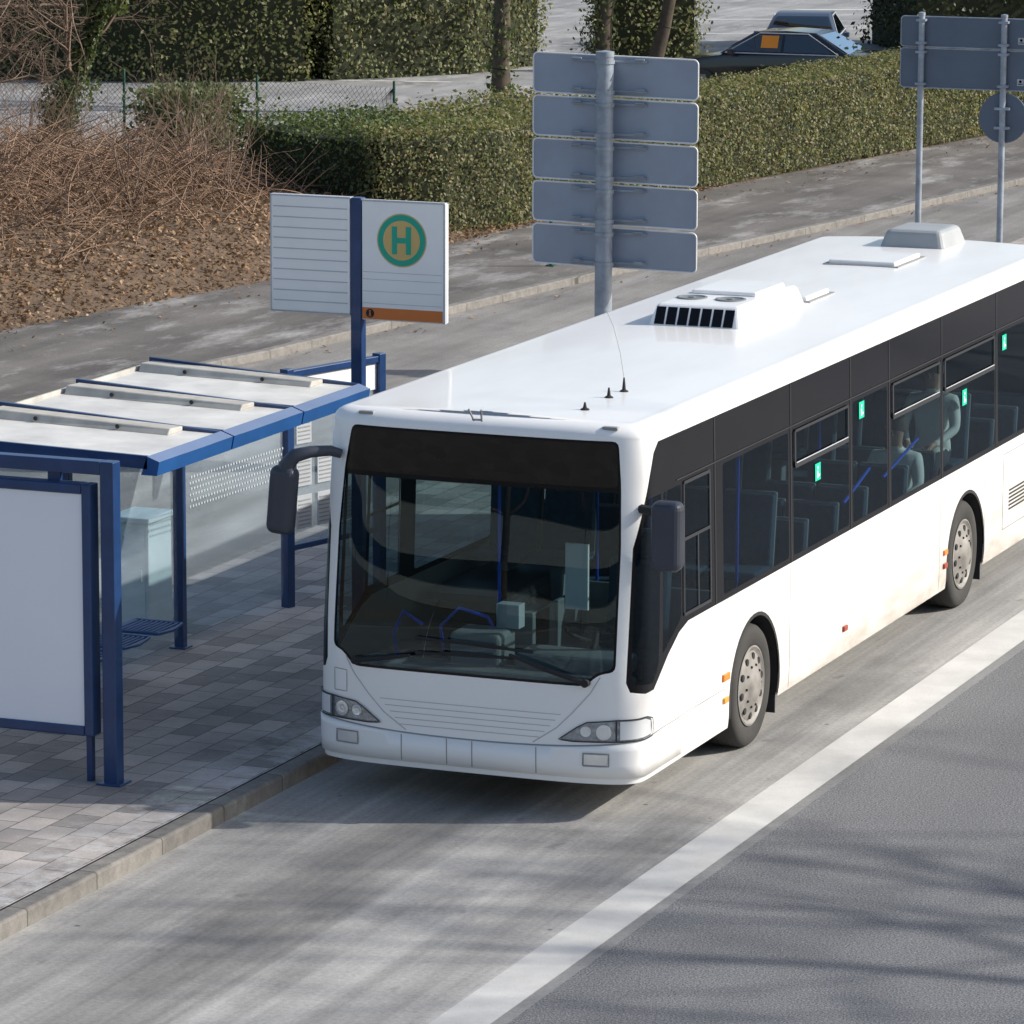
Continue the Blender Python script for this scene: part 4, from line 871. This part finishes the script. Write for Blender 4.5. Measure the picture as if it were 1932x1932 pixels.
# ------------------------------------------------------------------ hedges
def hedge(name,label,line,thick,z0,ht,dens_,size,mat,rough=.10):
    L=[np.array(p,float) for p in line]; T=thing(name,label,"hedge",(float(L[0][0]),float(L[0][1]),z0))
    Ps=[];Ns=[]; core=MB(); nrm=[]
    for i in range(len(L)):
        t=L[min(i+1,len(L)-1)]-L[max(i-1,0)]; t/=np.linalg.norm(t); nrm.append(np.array([t[1],-t[0]]))
    fr=L; bk=[L[i]-nrm[i]*thick for i in range(len(L))]
    for i in range(len(L)-1):
        a,b_=fr[i],fr[i+1]; c_,d_=bk[i],bk[i+1]
        for (p,q,nn_,dn) in ((a,b_,(nrm[i]+nrm[i+1])/2,1.),(d_,c_,-(nrm[i]+nrm[i+1])/2,.2)):
            l=np.linalg.norm(q-p); k=int(l*ht*dens_*dn); u=rng.random(k);z=rng.random(k)
            Ps.append(np.stack([p[0]+(q[0]-p[0])*u,p[1]+(q[1]-p[1])*u,z0+ht*z],1)); Ns.append(np.tile([nn_[0],nn_[1],.25],(k,1)))
        l=np.linalg.norm(b_-a); k=int(l*thick*dens_*(1 if ht<3 else .2)); u=rng.random(k);v_=rng.random(k)
        p=a+(b_-a)*u[:,None]; q=c_+(d_-c_)*u[:,None]; xy=p+(q-p)*v_[:,None]
        Ps.append(np.concatenate([xy,np.full((k,1),z0+ht)],1)); Ns.append(np.tile([0,0,1.],(k,1)))
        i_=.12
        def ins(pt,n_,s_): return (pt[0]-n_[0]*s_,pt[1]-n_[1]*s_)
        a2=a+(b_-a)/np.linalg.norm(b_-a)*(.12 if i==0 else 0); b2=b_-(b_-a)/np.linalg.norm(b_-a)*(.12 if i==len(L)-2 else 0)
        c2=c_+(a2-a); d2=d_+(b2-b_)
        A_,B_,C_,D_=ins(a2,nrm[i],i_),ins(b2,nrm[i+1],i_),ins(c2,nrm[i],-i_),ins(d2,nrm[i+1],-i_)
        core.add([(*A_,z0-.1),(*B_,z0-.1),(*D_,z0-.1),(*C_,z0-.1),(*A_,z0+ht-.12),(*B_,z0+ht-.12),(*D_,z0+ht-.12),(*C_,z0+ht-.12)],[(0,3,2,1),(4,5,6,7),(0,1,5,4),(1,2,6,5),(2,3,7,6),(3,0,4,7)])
    for p,q,sgn in ((fr[0],bk[0],-1),(fr[-1],bk[-1],1)):
        k=int(thick*ht*dens_); u=rng.random(k);z=rng.random(k); t=(L[1]-L[0]) if sgn<0 else (L[-1]-L[-2]); t=t/np.linalg.norm(t)*sgn
        Ps.append(np.stack([p[0]+(q[0]-p[0])*u,p[1]+(q[1]-p[1])*u,z0+ht*z],1)); Ns.append(np.tile([t[0],t[1],.2],(k,1)))
    P=np.concatenate(Ps);N_=np.concatenate(Ns)
    und=np.sin(P[:,0]*1.9+P[:,1]*1.3)*np.sin(P[:,1]*2.3+P[:,2]*2.9)*.6+np.sin(P[:,0]*5.1+P[:,2]*6.)*np.sin(P[:,1]*4.7)*.4
    nn_=N_/np.linalg.norm(N_,axis=1)[:,None]
    P=P+nn_*(rough*.6*und+rng.normal(size=len(P))*rough*.5)[:,None]
    V,F=leaves(P,nn_,size,.75)
    raw_mesh("foliage",V,F,mat,T)
    core.obj("hedge_core",[M_core],T)
    return T
HL=[(-14.35,31.2),(-13.55,31.9),(-13.1,33.2),(-12.95,35),(-12.3,39.4),(-11.3,45.5),(-10.35,51.5),(-8.6,61),(-6.5,71)]
hedge("clipped_hedge","long clipped leafy hedge beside the far footpath",HL,1.45,.10,1.52,700,.057,M_hedge,.09)
hedge("ivy_hedge","shaded ivy covered hedge end beside brushwood",[(-17.7,33.4),(-16.1,32.2),(-14.5,31.4)],2.2,.30,1.28,450,.07,M_ivy,.16)
hedge("clipped_hedge","low ivy hedge running along the car park edge",[(-14.9,33.4),(-15.3,37),(-15.0,41)],1.5,.1,1.30,350,.075,M_hedge,.14)
hedge("tall_hedge","tall dense hedge behind the car park",[(-36,54.5),(-30.3,55.6),(-27.3,57.2)],3,0,4.2,220,.10,M_hedgeb,.28)
hedge("tall_hedge","square clipped tall hedge block behind the car park",[(-27.0,57.6),(-24.9,60.4),(-24.4,63.5)],3,0,4.2,220,.095,M_hedgeb,.20)
hedge("tall_hedge","ivy covered tall hedge behind the car park",[(-24.0,65.5),(-22.9,66.0),(-21.8,66.6)],1.5,0,4.2,220,.10,M_hedgeb,.3)
hedge("conifer_hedge","dark evergreen hedge behind parked cars",[(-17.6,69.4),(-14.5,71.4),(-10.5,73.6)],4,0,4.5,160,.12,M_dkleaf,.4)
hedge("tall_hedge","shaded hedge closing the far car park",[(-45,66),(-36,69),(-30,71.5)],3,0,6,45,.2,M_ivy,.4)
# ------------------------------------------------------------------ trees
def tree(name,label,loc,d,r,L,depth,ivy=0,ivyh=3,mat=M_bark,leafm=M_ivy,spread=.5,up=.08,nb=3,twigr=None,shrink=.68,seg=4,low=2,ivr=.35,blen=.55):
    T=thing(name,label,"tree",loc)
    dd=np.array(d,float); dd/=np.linalg.norm(dd)
    q=np.array(loc,float); trunk=[]; k=7
    for i in range(k):
        dd=dd+rng.normal(size=3)*.05; dd/=np.linalg.norm(dd); n_=q+dd*L/k; trunk.append((q.copy(),n_.copy(),r*(1-.06*i)*(1.25 if i==0 else 1),r*(1-.06*(i+1)))); q=n_
    V,F=segs_mesh(trunk,12); raw_mesh("trunk",V,F,mat,T,smooth=True)
    S_=[]
    for i in range(low,k):
        for _ in range(2 if i<k-1 else nb+1):
            a=rng.uniform(0,2*math.pi); e=np.array([math.cos(a),math.sin(a),rng.uniform(.2,.9)])
            grow(S_,trunk[i][1],e,r*.42*rng.uniform(.6,1.1),L*blen*rng.uniform(.7,1.1),depth,nb,spread,.10,up,seg,shrink)
    S_=[(a,b_,max(c_,twigr or .004),max(e,twigr or .003)) for a,b_,c_,e in S_]
    V,F=segs_mesh(S_,4); raw_mesh("crown",V,F,M_twig,T)
    if ivy:
        Pl=[];Nl=[]
        for a,b_,ra,rb_ in trunk:
            if a[2]>ivyh: break
            m_=int(ivy); t=rng.random(m_); w_=rng.random(m_)*2*math.pi; rad=ra+rng.random(m_)**1.5*ivr*(.6+.6*np.sin(a[2]*3))
            nn_=np.stack([np.cos(w_),np.sin(w_),np.zeros(m_)],1); Pl.append(a+(b_-a)*t[:,None]+nn_*rad[:,None]); Nl.append(nn_)
        V,F=leaves(np.concatenate(Pl),np.concatenate(Nl),.10,.8); raw_mesh("ivy",V,F,leafm,T)
    return T
tree("tree","bare tree with ivy trunk standing at the car park edge",(-20.93,52.3,0),(.0,.0,1),.19,6,2,ivy=130,ivyh=5,ivr=.15)
tree("tree","slim bare tree trunk beside the tall hedge",(-22.6,62.4,0),(.05,0,1),.17,7,2,ivy=120,ivyh=5,ivr=.15)
tree("tree","leaning bare tree trunk beside the tall hedge",(-21.6,62.9,0),(.22,0,1),.15,7,2)
tree("tree","leaning bare tree with ivy among brushwood",(-26.0,42.8,.0),(.30,.05,1),.15,4.5,3,ivy=900,ivyh=5,spread=.7,low=1,blen=.45)
tree("tree","many stemmed bare tree with fine twigs",(-27.8,43.0,.0),(.12,-.1,1),.10,3.4,3,ivy=500,ivyh=3,spread=.8,up=.0,low=0,blen=.6)
tree("tree","bare thicket tree with dense twigs by the fence",(-25.4,38.9,.1),(-.25,-.05,1),.07,2.8,3,spread=.8,up=.03,low=0,blen=.6)
tree("tree","bare thicket tree with dense twigs by the fence",(-27.4,40.5,.1),(.1,-.05,1),.07,2.8,3,spread=.8,up=.03,low=0,blen=.6)
for x,y,L in ((27.5,8.5,13.),(29,-1.5,13.),(29,34,13.),(20.5,2.5,9.5)):
    tree("unseen_street_tree","tall bare street tree on the verge beside the road",(x,y,0),(.0,0,1),.20,L,3,spread=.6,up=.05,twigr=.011,low=4,blen=.40)
for x,y in ((-20,-52),(-33,-60),(-8,-58),(-46,-50)):  # unseen trees added to give the windscreen something to reflect
    tree("unseen_street_tree","bare tree added out of view for the windscreen to reflect",(x,y,0),(.0,0,1),.20,6.0,2,spread=.6,up=.05,twigr=.02,low=3,blen=.45)
ob=thing("reflected_building","long pale building added out of view for the windscreen to reflect","building",(-30,-84,0))  # unseen building added behind the camera to be mirrored in the windscreen
M_fac=simple("facade_render",(.50,.50,.47),.8,var=.08); M_win=simple("window_glass_dark",(.03,.05,.07),.1)
b=MB(); b.box((-95,-96,0),(30,-84,10.5)); b.obj("wall",[M_fac],ob)
b=MB(); b.box((-95.4,-96.4,10.5),(30.4,-83.6,10.9)); b.obj("roof",[M_seam],ob)
for k in range(3):  # unbroken window bands shaped to reflect as horizontal streaks
    b=MB(); b.box((-94,-84.02,1.0+k*3.3),(29,-83.95,2.9+k*3.3)); b.obj("window_row",[M_win],ob)
# brushwood pile
Sg=[]
for i in range(3600):
    if i<2500: x=rng.normal(-19.2,2.0); y=rng.normal(29.0,3.4)
    else: x=rng.uniform(-24,-15.6); y=rng.uniform(16,38)
    px=px_(PI,y)
    if x>px-1.3 or y>38.5 or (x>-18 and y>32.6): continue
    z=float(bankh(x,y)); a=rng.uniform(0,2*math.pi); el=rng.uniform(.05,.9); d_=np.array([math.cos(a)*math.cos(el),math.sin(a)*math.cos(el),math.sin(el)])
    p=np.array([x,y,z]); L_=rng.uniform(.4,1.4); r0=rng.uniform(.004,.013)
    if i<2500: p[2]+=rng.uniform(0,.75)*math.exp(-((x+19)/2.6)**2-((y-29.)/5)**2)
    for k in range(4):
        q=p+d_*L_/4; Sg.append((p.copy(),q.copy(),r0*(1-.18*k),r0*(1-.18*(k+1)))); p=q; d_=d_+np.array([0,0,-.10])+rng.normal(size=3)*.06; d_/=np.linalg.norm(d_)
        if p[2]<bankh(p[0],p[1])-.05: break
V,F=segs_mesh(Sg,4); raw_mesh("brushwood",V,F,M_brush,kind="stuff",label="tangled pile of reddish brown cut brushwood")
for x,y in ((-16.6,27.5),(-17.9,32.6),(-18.9,34.2),(-21.5,33.5),(-16.2,29.8),(-19.6,31.5),(-17.0,30.6)):
    T=thing("bare_shrub","bare twiggy shrub growing on the leaf covered bank","shrub",(x,y,float(bankh(x,y)))); S_=[]
    for k in range(9):
        a=rng.uniform(0,6.28); grow(S_,(x,y,float(bankh(x,y))),(math.cos(a)*.5,math.sin(a)*.5,1),.012,rng.uniform(.6,1.2),2,3,.45,.10,.05,3,.6)
    S_=[(a,b_,max(c_,.003),max(e,.0025)) for a,b_,c_,e in S_]; V,F=segs_mesh(S_,4); raw_mesh("stems",V,F,M_twig,T)
n=60000; y=rng.uniform(12,40,n); pxs=np.interp(y,[p[1] for p in PI],[p[0] for p in PI]); dd=rng.random(n)**1.1*9; x=pxs+.15-dd
P=np.stack([x,y,bankh(x,y)+.02+rng.random(n)*.05],1); k=rng.random(n)<np.clip(.25+dd*.8,0,1); P=P[k]
V,F=leaves(P,np.tile([0,0,1.],(len(P),1)),.07,.6); raw_mesh("fallen_leaves",V,F,M_litter,kind="stuff",label="brown fallen leaves covering the bank")
n=900; y=rng.uniform(12,50,n); a=rng.random(n); pxs=np.interp(y,[p[1] for p in PI],[p[0] for p in PI]); fks=np.interp(y,[p[1] for p in FK],[p[0] for p in FK]); x=np.where(a<.7,pxs+rng.random(n)**2*1.2,fks+.05+rng.random(n)**2*.5)
P=np.stack([x,y,np.where(a<.7,.115,.012)],1); V,F=leaves(P,np.tile([0,0,1.],(n,1)),.06,.35); raw_mesh("scattered_leaves",V,F,M_litter,kind="stuff",label="scattered dry leaves along path and kerb")
n=8000; x=-20.3-1.1*rng.random(n)+rng.normal(size=n)*.25; y=37.2+rng.random(n)*2.0; z=.1+rng.random(n)**.8*1.5
V,F=leaves(np.stack([x,y,z],1),np.tile([.6,-.6,.4],(n,1)),.10,.8); T=thing("ivy_bush","ivy bush climbing over the chain link fence","bush",(-20.8,38.2,.1)); raw_mesh("foliage",V,F,M_ivy,T)
fn=thing("chain_link_fence","chain link fence with thin posts along the car park","fence",(-25.6,42.2,.0))
A_=np.array([-29.5,42.4]);B_=np.array([-18.6,41.6]); L_=np.linalg.norm(B_-A_); S_=[]; H_=1.35; k=-H_
while k<L_:
    for sgn in (1,-1):
        s0,s1=(k,k+H_) if sgn>0 else (k+H_,k)
        a=A_+(B_-A_)*np.clip(s0,0,L_)/L_; b_=A_+(B_-A_)*np.clip(s1,0,L_)/L_
        S_.append((np.array([a[0],a[1],.05]),np.array([b_[0],b_[1],.05+H_]),.0035,.0035))
    k+=.10
V,F=segs_mesh(S_,3); raw_mesh("wire_mesh",V,F,M_wire,fn)
for t in np.linspace(0,1,5):
    p=A_+(B_-A_)*t; b=MB(); b.tube([(p[0],p[1],-.02),(p[0],p[1],1.5)],.025,8); b.obj("fence_post",[M_gpost],fn,smooth=True)
# ------------------------------------------------------------------ cars
def car(label,loc,ang,paint,sticker=False,estate=False):
    C=thing("parked_car",label,"car",loc,"cars parked in the car park")
    T=Matrix.Translation(Vector(loc))@Matrix.Rotation(ang,4,'Z')
    def mk():
        m_=MB(); m_.T=T; return m_
    prof=[(-2.25,.30),(-2.36,.42),(-2.36,.60),(-2.22,.72),(-1.55,.84),(-.95,.93),(0,.95),(1.5,.99),(2.0,.98),(2.28,.93),(2.36,.75),(2.36,.42),(2.25,.30)]
    b=mk(); n=len(prof); secs=[]
    for yy,ins,dz in ((-.90,.10,-.05),(-.88,.0,-.02),(-.70,-.0,.0),(0,-.02,.015),(.70,0,0),(.88,0,-.02),(.90,.10,-.05)):
        secs.append([(p[0]*(1-.03*abs(yy)),yy*(1-.08*max(0,(p[1]-.7)/.3)) *(1-.10*(abs(p[0])/2.36)**4),p[1]+(dz if p[1]>.8 else 0)+(ins if p[1]<.5 else -ins*.5)) for p in prof])
    vs=[q for s_ in secs for q in s_]; fs=[]
    for i in range(len(secs)-1):
        for j in range(n): fs.append((i*n+j,i*n+(j+1)%n,(i+1)*n+(j+1)%n,(i+1)*n+j))
    fs.append(tuple(range(n))); fs.append(tuple(range((len(secs)-1)*n,len(secs)*n)))
    b.add(vs,fs); b.obj("body",[paint],C,smooth=True,bevel=.02,angle=35)
    x0,x1,x2,x3=-1.05,-.30,.95,1.75 if not estate else 2.1
    if estate: x2=1.7
    b=mk(); wb,wt=.80,.60; bz=.93; rz=1.41
    b.add([(x0,-wb,bz),(x3,-wb,bz),(x3,wb,bz),(x0,wb,bz),(x1,-wt,rz-.03),(x2,-wt,rz-.03),(x2,wt,rz-.03),(x1,wt,rz-.03),((x1+x2)/2,-wt,rz),((x1+x2)/2,wt,rz)],[(0,1,5,8,4),(3,7,9,6,2),(0,4,7,3),(1,2,6,5),(4,8,9,7),(8,5,6,9)])
    b.obj("cabin",[paint],C,bevel=.05,seg=3,smooth=True)
    def win(name,pts):
        m_=mk(); m_.add(pts,[tuple(range(len(pts)))]); o_=m_.obj(name,[G_car],C); return o_
    def lerp(a,b2,t): return a+(b2-a)*t
    for sg in (-1,1):
        def P_(x,t): return (x,sg*(lerp(wb,wt,t)+.012),lerp(bz,rz-.03,t))
        f0=lambda t:lerp(x0,x1,t)+.12; f1=lambda t:lerp(x3,x2,t)-.16
        m0=.30
        win("side_window",[P_(f0(.12),.12),P_(m0-.03,.12),P_(m0-.03,.88),P_(f0(.88),.88)])
        win("side_window",[P_(m0+.03,.12),P_(f1(.12)-.12,.12),P_(f1(.88)-.05,.88),P_(m0+.03,.88)])
        m_=mk(); q=[P_(f0(.05)-.02,.05),P_(f1(.05)-.05,.05),P_(f1(.95)-.02,.95),P_(f0(.95),.95)]; m_.tube(q+[q[0]],.012,5,cap=False); m_.obj("window_trim",[M_sgrey],C)
    win("windscreen",[(lerp(x0,x1,t)-.012,s_*(lerp(wb,wt,t)-.07),lerp(bz,rz-.03,t)+.012) for t,s_ in ((.1,-1),(.1,1),(.9,1),(.9,-1))])
    win("rear_window",[(lerp(x3,x2,t)+.012,s_*(lerp(wb,wt,t)-.07),lerp(bz,rz-.03,t)+.012) for t,s_ in ((.1,-1),(.1,1),(.9,1),(.9,-1))])
    for xx in (-1.42,1.35):
        for sg in (-1,1):
            m_=mk(); m_.lathe((xx,sg*.905,.31),(0,sg,0),[(.20,0),(.29,.005),(.315,-.03),(.315,-.18),(.29,-.2),(.2,-.2)],28,0,True); m_.lathe((xx,sg*.905,.31),(0,sg,0),[(.21,-.01),(.19,.0),(.05,-.01),(.0005,.0)],20,1); m_.obj("wheel",[M_tyre,M_rim],C,smooth=True)
    for sg in (-1,1):
        m_=mk(); m_.box((-2.365,sg*.66-.13,.60),(-2.25,sg*.66+.13,.70)); m_.obj("headlight",[M_sgrey],C,bevel=.02)
        m_=mk(); m_.box((2.26,sg*.68-.12,.70),(2.335,sg*.68+.12,.84)); m_.obj("tail_light",[M_red],C,bevel=.02)
        m_=mk(); m_.box((-.80,sg*.96-.07,.93),(-.66,sg*.96+.07,1.04)); m_.obj("mirror",[paint],C,bevel=.02)
    m_=mk(); m_.box((2.355,-.26,.58),(2.372,.26,.69)); m_.obj("number_plate",[M_wsheet],C)
    if sticker:
        m_=mk(); t0,t1=.30,.85; m_.add([(-.16,-(lerp(wb,wt,t0)+.025),lerp(bz,rz-.03,t0)),(.20,-(lerp(wb,wt,t0)+.025),lerp(bz,rz-.03,t0)),(.20,-(lerp(wb,wt,t1)+.025),lerp(bz,rz-.03,t1)),(-.16,-(lerp(wb,wt,t1)+.025),lerp(bz,rz-.03,t1))],[(0,1,2,3)]); m_.obj("window_sign",[simple("orange_card",(.85,.28,.02),.5)],C,label="orange card in the side window")
    return C
car("black saloon with orange card in window parked behind hedge",(-16.9,57.6,.0),0.03,M_carb,sticker=True)
car("blue-grey car parked nose out behind the black saloon",(-18.0,62.6,.0),math.radians(104),M_carn)
# ------------------------------------------------------------------ light, world, camera
el=math.radians(31.4); az=math.atan2(1.5,.65)
sun=bpy.data.lights.new("sun","SUN"); sun.energy=5.0; sun.angle=math.radians(.55); sun.color=(1,.955,.88)
so=bpy.data.objects.new("sun",sun); sc.collection.objects.link(so)
dirv=Vector((math.sin(az)*math.cos(el),math.cos(az)*math.cos(el),math.sin(el))); so.rotation_euler=dirv.to_track_quat('Z','Y').to_euler(); so.location=(30,10,30)
wd=bpy.data.worlds.new("World"); sc.world=wd; wd.use_nodes=True; nt=wd.node_tree; nt.nodes.clear()
sk=nt.nodes.new("ShaderNodeTexSky"); sk.sky_type='NISHITA'; sk.sun_disc=False; sk.sun_elevation=el; sk.sun_rotation=az; sk.air_density=1.; sk.dust_density=2.0
bg=nt.nodes.new("ShaderNodeBackground"); bg.inputs[1].default_value=.15; ow=nt.nodes.new("ShaderNodeOutputWorld"); nt.links.new(sk.outputs[0],bg.inputs[0]); nt.links.new(bg.outputs[0],ow.inputs[0])
cam=bpy.data.cameras.new("camera"); cam.sensor_width=36; cam.lens=8331.9/1932*36; cam.clip_start=1; cam.clip_end=1500
co=bpy.data.objects.new("camera",cam); sc.collection.objects.link(co)
Mr=[[0.927821, 0.37301, 0.003358], [-0.07019, 0.165734, 0.983669], [0.366362, -0.912905, 0.179953]]
co.matrix_world=Matrix(((Mr[0][0],Mr[1][0],Mr[2][0],11.962),(Mr[0][1],Mr[1][1],Mr[2][1],-28.981),(Mr[0][2],Mr[1][2],Mr[2][2],7.954),(0,0,0,1))); sc.camera=co
sc.view_settings.view_transform='Standard'; sc.view_settings.look='None'; sc.view_settings.exposure=0
